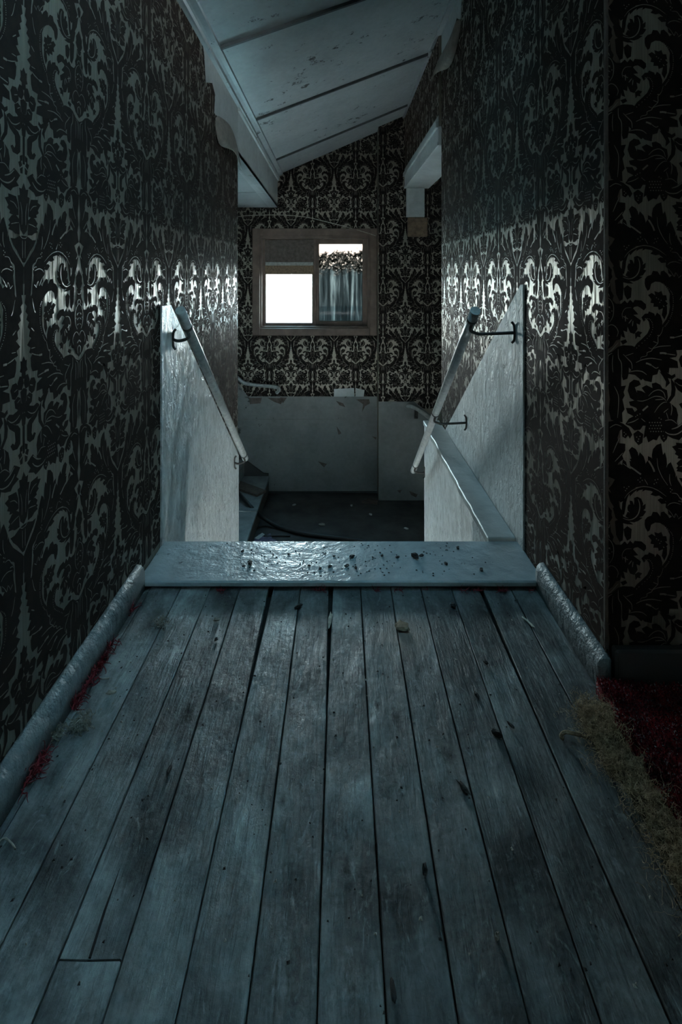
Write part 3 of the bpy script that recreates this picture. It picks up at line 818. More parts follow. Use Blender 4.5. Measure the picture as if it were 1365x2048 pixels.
# worn strip down the outer corner of the facing wall
bm = bmesh.new()
box(bm, W - 0.004, W + 0.006, YF - 0.004, YF + 0.006, 0.10, 3.0, 0.002)
obj('corner_edge', bm, 'old_board', wall_r)

# ------------------------------------------------------------------ stair dado, ledge
def zd(Y): return 1.07 - 0.765 * (Y - 2.10)
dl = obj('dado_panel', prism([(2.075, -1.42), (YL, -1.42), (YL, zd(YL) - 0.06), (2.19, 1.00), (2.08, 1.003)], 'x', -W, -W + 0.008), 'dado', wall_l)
dl['label'] = 'crinkled white painted dado following the stair'
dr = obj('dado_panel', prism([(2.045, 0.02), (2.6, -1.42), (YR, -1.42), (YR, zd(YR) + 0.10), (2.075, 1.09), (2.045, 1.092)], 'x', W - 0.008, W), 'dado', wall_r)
dr['label'] = 'crinkled white painted dado following the stair'
XG = 0.614
ledge = empty('stair_curb', (0.67, 2.9, ZL)); tag(ledge, 'thick white painted low wall with level top beside the stair', 'low wall', kind='structure')
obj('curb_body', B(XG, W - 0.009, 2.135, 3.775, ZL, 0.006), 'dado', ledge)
bm = B(XG - 0.008, W - 0.009, 2.124, 3.78, 0.007, 0.041, 0.004)
bmesh.ops.subdivide_edges(bm, edges=[e_ for e_ in bm.edges if abs(e_.verts[0].co.y - e_.verts[1].co.y) > 1], cuts=22)
for v in bm.verts:
    if v.co.x < XG + 0.01:
        v.co.x += 0.009 * noise.noise(Vector((v.co.y * 9, 0.3, 0))) ; v.co.z += 0.003 * noise.noise(Vector((v.co.y * 14, 2.3, 0)))
obj('curb_top', bm, 'ledge_paint', ledge)

# ------------------------------------------------------------------ upper floor: planks on a dark base
floor = struct('floor', B(-W, XA, Y0, YF, -0.30, -0.024), 'black_gap', 'worn grey floorboards running towards the stair', 'floor')
obj('joist_base', B(-W, W, YF, 2.10, -0.30, -0.024), 'black_gap', floor)
LX = [-0.735, -0.690, -0.580, -0.473, -0.366, -0.254, -0.146, -0.037, 0.070, 0.180, 0.288, 0.399, 0.505, 0.613, 0.735]
GAP = {5: 0.018, 7: 0.016, 12: 0.014}     # joints that open towards the threshold (index of the joint)
def plank(x0, x1, y0, y1, g0=0.0, g1=0.0, dz=0.0):
    """g0, g1: extra width of the open joint at the far end on each side"""
    bm = bmesh.new()
    ys = [y0] + [y0 + (y1 - y0) * k / 8 for k in range(1, 8)] + [y1]
    rows = []
    for Y in ys:
        t_ = max(0.0, (Y - 1.30) / (1.9 - 1.30))
        a = x0 + 0.0014 + g0 * 0.5 * t_ + 0.0006 * noise.noise(Vector((x0 * 31, Y * 6, 1)))
        c = x1 - 0.0014 - g1 * 0.5 * t_ + 0.0006 * noise.noise(Vector((x1 * 31, Y * 6, 2)))
        zt = dz + 0.0012 * noise.noise(Vector((x0 * 9, Y * 2, 5)))
        rows.append([bm.verts.new(p) for p in ((a, Y, -0.022), (a, Y, zt - 0.002), (a + 0.002, Y, zt), ((a + c) / 2, Y, zt - 0.0012), (c - 0.002, Y, zt), (c, Y, zt - 0.002), (c, Y, -0.022))])
    for A, C in zip(rows, rows[1:]):
        for k in range(6):
            bm.faces.new((A[k], A[k + 1], C[k + 1], C[k]))
    bm.faces.new(rows[0]); bm.faces.new(list(reversed(rows[-1])))
    bmesh.ops.recalc_face_normals(bm, faces=bm.faces)
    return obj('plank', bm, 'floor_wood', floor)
for i in range(len(LX) - 1):
    g0, g1 = GAP.get(i, 0), GAP.get(i + 1, 0)
    dz = random.uniform(-0.0015, 0.0012)
    if i == 3:      # mended board with a cross joint and a split
        plank(LX[i], LX[i + 1], -0.35, 0.853, 0, 0, dz)
        plank(LX[i], LX[i + 1], 0.856, 1.90, g0, g1, dz)
        bm = prism([(LX[i] + 0.050, 0.857), (LX[i] + 0.054, 0.857), (LX[i] + 0.050, 0.92), (LX[i] + 0.047, 0.985), (LX[i] + 0.046, 0.92)], 'z', dz - 0.0015, dz + 0.0006)
        obj('crack', bm, 'black_gap', floor)
    else:
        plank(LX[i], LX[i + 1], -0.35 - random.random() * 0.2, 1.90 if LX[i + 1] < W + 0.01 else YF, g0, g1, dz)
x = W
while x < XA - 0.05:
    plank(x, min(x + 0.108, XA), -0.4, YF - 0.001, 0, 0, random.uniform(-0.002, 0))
    x += 0.108
for i in range(22):
    a = -W + i * 0.1425
    if a + 0.1425 <= XA: plank(a, a + 0.1425, Y0, -0.57, 0, 0, -0.002)

# threshold board at the head of the stair
bm = B(-W + 0.001, W - 0.001, 1.842, 2.118, 0.008, 0.030, 0.005)
thr = struct('threshold_board', bm, 'threshold_paint', 'wide grey painted threshold board at the head of the stair', 'threshold')
obj('bearer', B(-W, W, 1.905, 2.10, -0.3, 0.007), 'black_gap', thr)

# baseboards
def skirting(name, pts, y0, y1, mat, label, sag=0.0, n=24):
    bm = bmesh.new()
    rows = []
    for k in range(n + 1):
        Y = y0 + (y1 - y0) * k / n
        rows.append([bm.verts.new((px + 0.004 * noise.noise(Vector((Y * 3, px * 9, 4))), Y, max(0.001, pz + 0.006 * noise.noise(Vector((Y * 3, pz * 9, 7)))) if pz > 0.001 else 0.001)) for (px, pz) in pts])
    m_ = len(pts)
    for A, C in zip(rows, rows[1:]):
        for q in range(m_):
            bm.faces.new((A[q], A[(q + 1) % m_], C[(q + 1) % m_], C[q]))
    bm.faces.new(rows[0]); bm.faces.new(list(reversed(rows[-1])))
    bmesh.ops.recalc_face_normals(bm, faces=bm.faces)
    return struct(name, bm, mat, label, 'baseboard', smooth=True)
prof = [(0.0, 0.0), (0.030, 0.0), (0.0305, 0.045), (0.030, 0.066), (0.025, 0.080), (0.016, 0.089), (0.004, 0.092), (0.0, 0.092)]
skirting('baseboard_left', [(-W + 0.001 + a, b_) for a, b_ in prof], Y0 + 0.01, 1.838, 'skirting_paint', 'thickly painted grey baseboard with red fluff along its foot')
skirting('baseboard_right', [(W - 0.001 - a, b_) for a, b_ in prof], YF - 0.028, 1.85, 'skirting_paint', 'short rounded grey baseboard below the railed wall')
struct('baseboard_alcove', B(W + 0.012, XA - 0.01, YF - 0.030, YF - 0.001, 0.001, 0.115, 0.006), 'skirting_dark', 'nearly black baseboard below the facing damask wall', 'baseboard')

# ------------------------------------------------------------------ flight of stairs down to the landing
st = empty('staircase', (0, 2.9, ZL)); tag(st, 'straight flight of painted wooden steps down to the landing', 'stairs', kind='structure')
NR = 8; RI = -ZL / NR; TR = 0.232
for k in range(1, NR):
    z = -RI * k; y = 2.118 + TR * (k - 1)
    obj('tread', B(-W + 0.009, XG - 0.001, y - 0.0, y + TR + 0.02, z - 0.03, z, 0.004), 'tread_wood', st)
for k in range(NR):
    z = -RI * (k + 1); y = 2.104 + TR * k
    obj('riser', B(-W + 0.009, XG - 0.001, y - 0.012, y, z + 0.001, z + RI - 0.031), 'tread_wood', st)

# ------------------------------------------------------------------ landing
XST = -0.84      # foot of the upward flight
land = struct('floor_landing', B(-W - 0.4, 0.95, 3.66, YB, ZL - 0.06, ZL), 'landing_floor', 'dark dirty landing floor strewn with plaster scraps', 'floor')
up = empty('staircase_up', (-1.2, 4.9, ZL)); tag(up, 'upward flight of grey steps leaving the landing past the stair wall', 'stairs', kind='structure')
zs = -1.224
obj('tread', B(-1.16, XST + 0.015, 3.70, 5.035, zs - 0.03, zs, 0.004), 'tread_wood', up)
obj('tread', B(-1.16, XST + 0.015, 5.045, YB - 0.03, zs - 0.03, zs, 0.004), 'tread_wood', up)
obj('riser', B(XST - 0.015, XST, 3.70, YB - 0.03, ZL, zs - 0.03), 'old_board', up)
for k in range(1, 5):
    z = zs + 0.19 * k; xx = XST - 0.28 * k
    obj('riser', B(xx - 0.015, xx, 3.70, YB - 0.03, z - 0.19, z - 0.03), 'tread_wood', up)
    obj('tread', B(xx - 0.30, xx + 0.015, 3.70, YB - 0.03, z - 0.03, z, 0.004), 'tread_wood', up)
obj('stringer', prism([(XST + 0.004, ZL), (XST + 0.004, -1.20), (XST - 0.05, -1.20), (-2.2, -0.25), (-2.2, ZL)], 'y', YB - 0.028, YB - 0.001), 'skirting_dark', up)
dn = empty('staircase_down', (1.2, 4.7, ZL - 0.7)); tag(dn, 'downward flight of steps leaving the landing behind the railed wall', 'stairs', kind='structure')
for k in range(4):
    z = ZL - 0.18 * (k + 1); xx = 0.95 + 0.26 * k
    obj('riser', B(xx - 0.014, xx, YR + 0.01, YB2 - 0.02, z, z + 0.17), 'tread_wood', dn)
    obj('tread', B(xx, xx + 0.28, YR + 0.01, YB2 - 0.02, z - 0.03, z, 0.004), 'tread_wood', dn)
struct('floor_below', B(XLL, XRR, 3.5, YB, ZL - 1.5, ZL - 1.4), 'landing_floor', 'dark floor under the downward flight', 'floor')

# dado of the back wall
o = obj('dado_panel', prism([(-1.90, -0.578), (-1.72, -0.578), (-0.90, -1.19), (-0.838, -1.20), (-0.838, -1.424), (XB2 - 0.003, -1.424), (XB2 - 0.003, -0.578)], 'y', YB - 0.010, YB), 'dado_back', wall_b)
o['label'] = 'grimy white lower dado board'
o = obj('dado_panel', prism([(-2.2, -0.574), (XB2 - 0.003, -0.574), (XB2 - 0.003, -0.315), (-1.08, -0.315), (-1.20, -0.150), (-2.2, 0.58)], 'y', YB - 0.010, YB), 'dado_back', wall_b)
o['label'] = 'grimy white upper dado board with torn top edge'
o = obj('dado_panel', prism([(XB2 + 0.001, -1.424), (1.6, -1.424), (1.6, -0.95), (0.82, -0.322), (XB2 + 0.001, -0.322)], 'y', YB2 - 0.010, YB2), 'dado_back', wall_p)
o['label'] = 'white dado board sloping down with the lower flight'
obj('skirting_board', B(-0.838, XB2 - 0.002, YB - 0.022, YB - 0.0101, ZL + 0.001, ZL + 0.02), 'skirting_dark', wall_b)
# torn paper and bare plaster over the dado
def back_poly(name, pix, mat, d, Y=YB, th=0.002):
    pts = [((x - 682) * Y / FPX, EYE - (y - 540) * Y / FPX) for x, y in pix]
    o = obj(name, prism(pts, 'y', Y - d - th, Y - d), mat, wall_b if Y == YB else wall_p)
    return o
back_poly('bare_plaster', [(668,778),(708,776),(709,797),(668,797)], 'plaster', 0.0015)
back_poly('bare_plaster', [(711,776),(729,780),(727,797),(711,797)], 'plaster', 0.0015)
for px in ([(498,795),(524,795),(521,806),(500,808)], [(535,795),(568,796),(562,808),(548,803)], [(560,794),(574,795),(566,806)],
           [(672,801),(686,806),(691,814),(679,810)], [(712,798),(738,798),(740,806),(730,812),(724,824),(726,808)], [(673,852),(683,866),(677,869)], [(744,872),(753,874),(752,879)],
           [(636,922),(654,927),(648,934)]):
    o = back_poly('torn_paper', px, 'old_board', 0.0105)
for px in ([(794,980),(803,979),(800,985)], [(818,981),(835,988),(832,994),(822,989)]):
    back_poly('torn_paper', px, 'old_board', 0.0105, YB2)

# ------------------------------------------------------------------ window
def wx(x): return (x - 682) * YB / FPX
def wz(y): return EYE - (y - 540) * YB / FPX
win = empty('window_1', (-0.30, YB, wz(660))); tag(win, 'brown framed landing window with a bright open light and a grimy pane', 'window', kind='structure')
def frame(name, x0, x1, y0, y1, t_, ya, yb, mat, parent, bev=0.004):
    """rectangular frame from pixel bounds of the back wall plane, width t_ in metres"""
    X0, X1, Z1, Z0 = wx(x0), wx(x1), wz(y0), wz(y1)
    for q in ((X0, X0 + t_, Z0, Z1), (X1 - t_, X1, Z0, Z1), (X0 + t_, X1 - t_, Z1 - t_, Z1), (X0 + t_, X1 - t_, Z0, Z0 + t_)):
        obj(name, B(q[0], q[1], ya, yb, q[2], q[3], bev), mat, parent)
frame('casing', 505, 754.6, 457, 671, 0.088, YB - 0.024, YB - 0.001, 'window_wood', win, 0.006)
frame('jamb', 512, 747, 466, 664, 0.066, YB - 0.001, YB + 0.135, 'window_wood', win, 0.002)
frame('sash_frame', 522, 632, 474, 655, 0.050, YB + 0.045, YB + 0.085, 'window_wood', win)
frame('sash_frame', 626, 737, 476, 655, 0.066, YB + 0.086, YB + 0.126, 'window_wood', win)
obj('blind', B(wx(529), wx(627), YB + 0.030, YB + 0.041, wz(527), wz(479), 0.002), 'old_board', win)['label'] = 'brown board across the top of the open light'
obj('blind_rail', B(wx(530), wx(626), YB + 0.024, YB + 0.044, wz(531), wz(524), 0.004), 'rail_paint', win)
obj('blind', B(wx(529), wx(627), YB + 0.034, YB + 0.041, wz(549), wz(531), 0.002), 'chip_tan', win)
obj('pane', B(wx(636), wx(731), YB + 0.103, YB + 0.107, wz(650), wz(480)), 'grimy_glass', win)['label'] = 'pane streaked with grime'
obj('pane', B(wx(529), wx(626), YB + 0.063, YB + 0.067, wz(650), wz(486)), 'clear_glass', win)
# sagging wire pinned over the window
wp = [PT(470, 434, YB - 0.008), PT(500, 431, YB - 0.012), PT(560, 430, YB - 0.012), PT(610, 434, YB - 0.012), PT(650, 443, YB - 0.014), PT(700, 456, YB - 0.016), PT(735, 466, YB - 0.028), PT(752, 472, YB - 0.02)]
tag(obj('wire', tube(bmesh.new(), smooth_path(wp), 0.0045, 6), 'chip_pale', smooth=True), 'thin pale wire sagging across the wall above the window', 'wire')

# ------------------------------------------------------------------ outdoors seen through the panes
struct('ground', B(-40, 40, YB + 1.0, 80, -4.6, -4.5), 'ground_pale', 'pale open ground outside the window', 'ground')
tree = empty('tree', (2.6, 15.0, -4.5)); tag(tree, 'dark leafy tree outside, seen through the grimy pane', 'tree')
bm = tube(bmesh.new(), smooth_path([(2.6, 15, -4.5), (2.55, 15, -2.5), (2.4, 15.1, -0.8), (2.2, 15.1, 1.0)]), 0.16, 8, r1=0.06)
for q in range(6):
    a = q * 1.1
    tube(bm, smooth_path([(2.45, 15.05, -0.9 + 0.2 * q), (2.4 + 0.7 * math.cos(a), 15 + 0.6 * math.sin(a), 0.2 + 0.25 * q), (2.3 + 1.4 * math.cos(a), 15 + 1.1 * math.sin(a), 0.8 + 0.25 * q)]), 0.05, 5, r1=0.012)
obj('trunk', bm, 'bark', tree, smooth=True)
vv, ff = [], []
for q in range(2600):
    a = random.random() * 6.283; rr = random.random() ** 0.5; zz = random.uniform(-1, 1)
    k = math.sqrt(max(0, 1 - zz * zz)) * (0.75 + 0.35 * noise.noise(Vector((a * 2, zz * 3, 0))))
    c = Vector((2.3 + 2.0 * rr * k * math.cos(a), 15 + 1.5 * rr * k * math.sin(a), 0.9 + 1.5 * zz))
    d1 = Vector((random.uniform(-1, 1), random.uniform(-1, 1), random.uniform(-1, 1))).normalized() * 0.11
    d2 = d1.orthogonal().normalized() * 0.06
    b0 = len(vv); vv += [c - d1, c + d2, c + d1, c - d2]; ff.append((b0, b0 + 1, b0 + 2, b0 + 3))
me = bpy.data.meshes.new('crown'); me.from_pydata([v - Vector((2.6, 15, -4.5)) for v in vv], [], ff); me.materials.append(M['foliage'])
o = bpy.data.objects.new('crown', me); COL.objects.link(o); o.parent = tree; o['kind'] = 'stuff'

# ------------------------------------------------------------------ handrails
def handrail(label, X, top, bot, brackets, wallX, sgn):
    """brackets: (Y on the rail, wall X)"""
    root = empty('handrail', (X, (top[0] + bot[0]) / 2, bot[1])); tag(root, label, 'handrail', 'stair handrails')
    a, b_ = Vector((X, top[0], top[1])), Vector((X, bot[0], bot[1]))
    bm = tube(bmesh.new(), [a + (b_ - a) * k / 10 for k in range(11)], 0.0205, 18)
    for f in [f for f in bm.faces if len(f.verts) > 4]:
        bmesh.ops.inset_region(bm, faces=[f], thickness=0.003, depth=0.002)
    obj('rail', bm, 'rail_paint', root, smooth=False)
    for p in root.children[0].data.polygons: p.use_smooth = len(p.vertices) == 4
    for (Yb, xw) in brackets:
        t_ = (Yb - top[0]) / (bot[0] - top[0])
        c = a + (b_ - a) * t_
        foot = Vector((xw, Yb + 0.005, c.z - 0.055))
        pts = [c + Vector((0, 0.0, -0.018)), c + Vector((-sgn * 0.006, 0, -0.045)), c + Vector((sgn * 0.022, 0, -0.058)), c + Vector((sgn * 0.045, 0, -0.060)), foot + Vector((-sgn * 0.004, 0, 0))]
        bk_ = obj('bracket', tube(bmesh.new(), smooth_path(pts, 5), 0.0068, 8), 'iron', root, smooth=True)
        cl = bmesh.new()
        d = (b_ - a).normalized()
        tube(cl, [c - d * 0.008, c + d * 0.008], 0.0222, 18)
        obj('clasp', cl, 'iron', bk_, smooth=True)
        pl = bmesh.new()
        # slim iron plate with curled ends
        tube(pl, smooth_path([foot + Vector((-sgn * 0.014, 0, 0.045)), foot + Vector((-sgn * 0.004, 0, 0.03)), foot + Vector((-sgn * 0.002, 0, 0)), foot + Vector((-sgn * 0.004, 0, -0.03)), foot + Vector((-sgn * 0.014, 0, -0.043))], 5), 0.0055, 7)
        obj('mounting_plate', pl, 'iron', bk_, smooth=True)
    return root
handrail('pale round handrail on the stair wall nearer the open light', -0.66, (2.10, 0.985), (3.53, -0.150), [(2.20, -W + 0.009), (3.47, -W + 0.009)], -W, -1)
handrail('pale round handrail held off the stair wall on long brackets above the curb', 0.545, (2.075, 0.985), (3.86, -0.365), [(2.13, W - 0.009), (2.95, W - 0.009), (3.74, XG + 0.001)], W, 1)

def small_rail(label, pts, plate, r=0.02):
    root = empty('handrail', Vector(pts[0])); tag(root, label, 'handrail', 'stair handrails')
    obj('rail', tube(bmesh.new(), smooth_path(pts, 6), r, 10), 'rail_paint', root, smooth=True)
    for p in plate:
        p = Vector(p)
        b_ = obj('bracket', tube(bmesh.new(), smooth_path([p + Vector((0, -0.065, 0.04)), p + Vector((0, -0.06, -0.02)), p + Vector((0, -0.03, -0.03)), p + Vector((0, -0.002, -0.03))], 4), 0.007, 6), 'iron', root, smooth=True)
        obj('mounting_plate', B(p.x - 0.02, p.x + 0.02, p.y - 0.006, p.y - 0.001, p.z - 0.07, p.z + 0.03, 0.002), 'iron', b_)
small_rail('pale handrail on the back wall rising with the upward flight', [PT(553, 786, YB - 0.05), PT(558, 779, YB - 0.07), PT(550, 774, YB - 0.075), PT(520, 771, YB - 0.075), PT(492, 767, YB - 0.075), PT(475, 756, YB - 0.075), PT(440, 725, YB - 0.075), PT(400, 690, YB - 0.075)], [(-1.35, YB - 0.008, wz(727))])
small_rail('pale handrail on the projecting wall falling with the downward flight', [PT(816, 813, YB2 - 0.03), PT(822, 813, YB2 - 0.07), PT(836, 819, YB2 - 0.075), PT(862, 838, YB2 - 0.075), PT(900, 868, YB2 - 0.075), PT(960, 912, YB2 - 0.075)], [(0.84, YB2 - 0.011, -0.44)], 0.022)

# ------------------------------------------------------------------ things on the landing
def lay(pix, z, r, name, label, cat, mat, n=6, seg=8):
    pts = []
    for (x, y, *dz) in pix:
        zz = z + (dz[0] if dz else 0) + r
        Y = FPX * (EYE - zz) / (y - 540.0)
        pts.append(((x - 682.0) * Y / FPX, Y, zz))
    return tag(obj(name, tube(bmesh.new(), smooth_path(pts, n), r, seg), mat, smooth=True), label, cat)
lay([(440, 955, 0.24), (474, 984, 0.22), (492, 1003, 0.215), (508, 1020, 0.16), (528, 1037, 0.05), (560, 1055), (600, 1066), (650, 1073), (710, 1080), (770, 1092), (800, 1102)], ZL, 0.019, 'hose', 'thick black hose trailing from the upward steps across the landing', 'hose', 'hose_rubber')
lay([(528, 1073), (545, 1072), (562, 1071.5), (580, 1072)], ZL, 0.008, 'cable', 'short thin black cable beside the thick hose', 'cable', 'hose_rubber')
bm = bmesh.new()
a = PT(474, 966, 5.62); 
pp = [(-1.24, 5.60), (-1.13, 5.71), (-0.80, 5.46), (-0.88, 5.35)]
bm = prism(pp, 'z', zs + 0.002, zs + 0.026)
tag(obj('loose_board', bm, 'old_board'), 'loose brown board lying across the step by the back wall', 'board')
bm = prism([(-0.83, 4.86), (-0.80, 4.98), (-0.74, 4.93), (-0.69, 5.0), (-0.66, 4.90), (-0.60, 4.86), (-0.66, 4.72), (-0.80, 4.70)], 'z', ZL + 0.001, ZL + 0.008)
mg = tag(obj('magazine', bm, 'magazine'), 'torn purple magazine lying at the foot of the upward steps', 'magazine')
obj('page', prism([(-0.83, 4.90), (-0.77, 5.00), (-0.74, 4.97), (-0.79, 4.88)], 'z', ZL + 0.0085, ZL + 0.011), 'white_scrap', mg)
obj('page', prism([(-0.73, 4.80), (-0.69, 4.84), (-0.63, 4.78), (-0.70, 4.755)], 'z', ZL + 0.0085, ZL + 0.010), 'white_scrap', mg)

def chip_bm(c, L_, W_, H_, rot, seed=0, lift=0.0):
    bm = bmesh.new()
    bmesh.ops.create_icosphere(bm, subdivisions=2, radius=0.5)
    for v in bm.verts:
        n_ = noise.noise(v.co * 3.1 + Vector((seed * 3.7, seed * 1.3, 0)))
        v.co *= 1 + 0.55 * n_
        v.co = Vector((v.co.x * L_, v.co.y * W_, v.co.z * H_))
    zmin = min(v.co.z for v in bm.verts)
    ca, sa = math.cos(rot), math.sin(rot)
    for v in bm.verts:
        x_, y_ = v.co.x, v.co.y
        v.co = Vector((c[0] + ca * x_ - sa * y_, c[1] + sa * x_ + ca * y_, c[2] + v.co.z - zmin * 0.92))
    return bm
def landpt(x, y):
    Y = FPX * (EYE - ZL) / (y - 540.0)
    return ((x - 682.0) * Y / FPX, Y, ZL)
for q, (x, y, s, lab) in enumerate([(645, 1050, 0.075, 'largest pale plaster scrap in the middle of the landing floor'), (588, 1011, 0.05, 'pale plaster scrap near the back of the landing'), (703, 1012, 0.04, 'pale plaster crumb in front of the projecting wall'),
                                   (741, 1030, 0.045, 'white plaster crumb towards the railed side of the landing'), (812, 1058, 0.045, 'white plaster crumb beside the curb wall')]):
    tag(obj('plaster_scrap', chip_bm(landpt(x, y), s, s * 0.6, 0.015, q * 0.7, q), 'white_scrap' if q else 'chip_pale'), lab, 'scrap', 'plaster scraps on the landing')
tag(obj('wood_scrap', prism([(0.23, 5.66), (0.40, 5.62), (0.42, 5.70), (0.30, 5.74)], 'z', ZL + 0.001, ZL + 0.018), 'old_board'), 'flat dark wood scrap against the corner of the back wall', 'scrap')

# ------------------------------------------------------------------ small debris of the upper floor
def bit(name, px, py, L_, W_, H_, rot, mat, label, cat, z=0.0, group=None, seed=0):
    c = FL(px, py, z)
    return tag(obj(name, chip_bm((c[0], c[1], z + 0.0002), L_, W_, H_, rot, seed), mat), label, cat, group)
bits = [
 ('wood_chip', 433, 1242, 0.020, 0.012, 0.010, 0.2, 'chip_pale', 'pale nub in the middle of a board near the threshold', 'chip'),
 ('wood_chip', 432, 1281, 0.012, 0.010, 0.008, 0.9, 'chip_dark', 'dark nub just below the pale nub on the same board', 'chip'),
 ('splinter', 597, 1216, 0.034, 0.010, 0.012, 0.6, 'chip_dark', 'forked dark splinter on the boards below the threshold', 'splinter'),
 ('plaster_scrap', 804, 1257, 0.042, 0.050, 0.012, 0.4, 'chip_tan', 'tan crumbly scrap inside a rusty stain', 'scrap'),
 ('wood_chip', 907, 1214, 0.022, 0.014, 0.012, 2.0, 'chip_dark', 'dark chip on the joint right under the threshold', 'chip'),
 ('splinter', 1056, 1245, 0.060, 0.009, 0.006, 1.95, 'splinter', 'bright bare wood splinter beside an open joint', 'splinter'),
 ('wood_chip', 972, 1328, 0.016, 0.010, 0.008, 2.3, 'chip_dark', 'small dark chip below the bright splinter', 'chip'),
 ('wood_chip', 954, 1393, 0.024, 0.009, 0.008, 1.9, 'chip_dark', 'narrow dark chip standing alone on a right-side board', 'chip'),
 ('wood_chip', 993, 1472, 0.030, 0.014, 0.016, 2.5, 'chip_dark', 'largest dark chip on a joint left of the frayed underlay', 'chip'),
 ('wood_chip', 1021, 1452, 0.024, 0.007, 0.006, 2.1, 'chip_dark', 'thin dark sliver between the largest chip and the underlay', 'splinter'),
 ('splinter', 928, 1580, 0.035, 0.011, 0.010, 2.1, 'chip_dark', 'dark splinter on the joint beside a round knot', 'splinter'),
 ('wood_chip', 849, 1748, 0.020, 0.010, 0.018, 1.5, 'chip_dark', 'dark chip standing upright near the oval dent', 'chip'),
 ('wood_chip', 995, 1880, 0.010, 0.007, 0.012, 1.2, 'chip_pale', 'small pale chip low on a board nearest the viewer', 'chip'),
 ('wood_chip', 222, 1388, 0.026, 0.012, 0.008, 0.1, 'chip_pale', 'pale chip on the board next to the red fluff', 'chip'),
 ('splinter', 338, 1543, 0.028, 0.008, 0.005, 1.5, 'chip_dark', 'dark splinter below the sooty stain', 'splinter'),
 ('splinter', 786, 1985, 0.030, 0.009, 0.006, 1.7, 'chip_dark', 'dark splinter at the joint nearest the viewer', 'splinter'),
 ('splinter', 660, 1242, 0.075, 0.012, 0.007, 1.5, 'chip_pale', 'pale split sliver lifted at the mouth of the open middle joint', 'splinter'),
]
for q, a in enumerate(bits):
    bit(*a, seed=q + 3)

def strand(bm, p, n, step, r, curl, lift=0.5, zmin=0.002, seg=3):
    d = Vector((random.uniform(-1, 1), random.uniform(-1, 1), random.uniform(0, 1) * lift)).normalized()
    pts = [Vector(p)]
    for k in range(n):
        d = (d + Vector((random.uniform(-1, 1), random.uniform(-1, 1), random.uniform(-1, 0.9))) * curl).normalized()
        q = pts[-1] + d * step
        if q.z < zmin: q.z = zmin; d.z = abs(d.z) * 0.5
        pts.append(q)
    tube(bm, pts, r, seg, cap=False, r1=r * 0.4)
def tuft(name, px, py, size, n, mat, label, cat, z=0.0, r=0.0009, group=None):
    c = FL(px, py, z)
    bm = bmesh.new()
    for k in range(n):
        strand(bm, (c[0] + random.gauss(0, size * 0.35), c[1] + random.gauss(0, size * 0.3), z + abs(random.gauss(0, size * 0.22)) + 0.002), 7, size * 0.11, r, 1.2, 0.6, z + 0.001)
    return tag(obj(name, bm, mat), label, cat, group)
tuft('fibre_knot', 320, 1250, 0.034, 60, 'wool_grey', 'pale frayed knot of fibre casting a shadow near the threshold', 'fibre')
tuft('wool_clump', 98, 1475, 0.036, 150, 'wool_grey', 'curled grey wool clump in the red fluff along the baseboard', 'wool', r=0.0018)
tuft('wool_clump', 160, 1456, 0.034, 150, 'wool_grey', 'brownish wool clump beside the curled grey clump', 'wool', r=0.0018)
lay([(215, 1228), (232, 1202), (240, 1196), (245, 1201), (236, 1214)], 0.0, 0.0018, 'string_loop', 'thin loop of pale string by the baseboard near the threshold', 'string', 'chip_pale', 5, 5)
lay([(172, 1354), (200, 1357), (218, 1356)], 0.0, 0.002, 'twig', 'short pale twig sticking out of the red fluff', 'twig', 'chip_pale', 4, 5)
lay([(-5, 1686), (8, 1676), (22, 1686), (30, 1698)], 0.0, 0.0018, 'string_loop', 'curved pale string at the left edge of the floor', 'string', 'chip_pale', 5, 5)

# red fluff left along the foot of the baseboard
bm = bmesh.new()
for (x0, y0, x1, y1, n) in ((228, 1290, 190, 1345, 70), (195, 1340, 165, 1385, 60), (170, 1380, 140, 1425, 60), (84, 1516, 60, 1548, 50), (72, 1528, 30, 1590, 50), (262, 1224, 258, 1230, 14)):
    for k in range(n):
        f = random.random()
        c = FL(x0 + (x1 - x0) * f + random.gauss(0, 4), y0 + (y1 - y0) * f + random.gauss(0, 4))
        c = (max(c[0], -0.700), c[1])
        strand(bm, (c[0], c[1], 0.003 + abs(random.gauss(0, 0.006))), 5, 0.007, 0.0016, 0.8, 0.9)
tag(obj('red_fluff', bm, 'red_fluff'), 'line of torn red carpet fluff along the foot of the baseboard', 'fluff', kind='stuff')
bm = bmesh.new()
for k in range(34):
    x = random.choice([355, 440, 755, 800, 860, 895, 930, 950, 1005, 1060, 640]) + random.gauss(0, 6)
    c = ((x - 682) * 1.835 / FPX, 1.832 + random.uniform(-0.004, 0.004))
    for q in range(3):
        strand(bm, (c[0], c[1], 0.003), 4, 0.006, 0.0013, 0.8, 0.9)
tag(obj('red_fluff', bm, 'red_fluff'), 'tiny red tufts caught under the front edge of the threshold', 'fluff', kind='stuff')

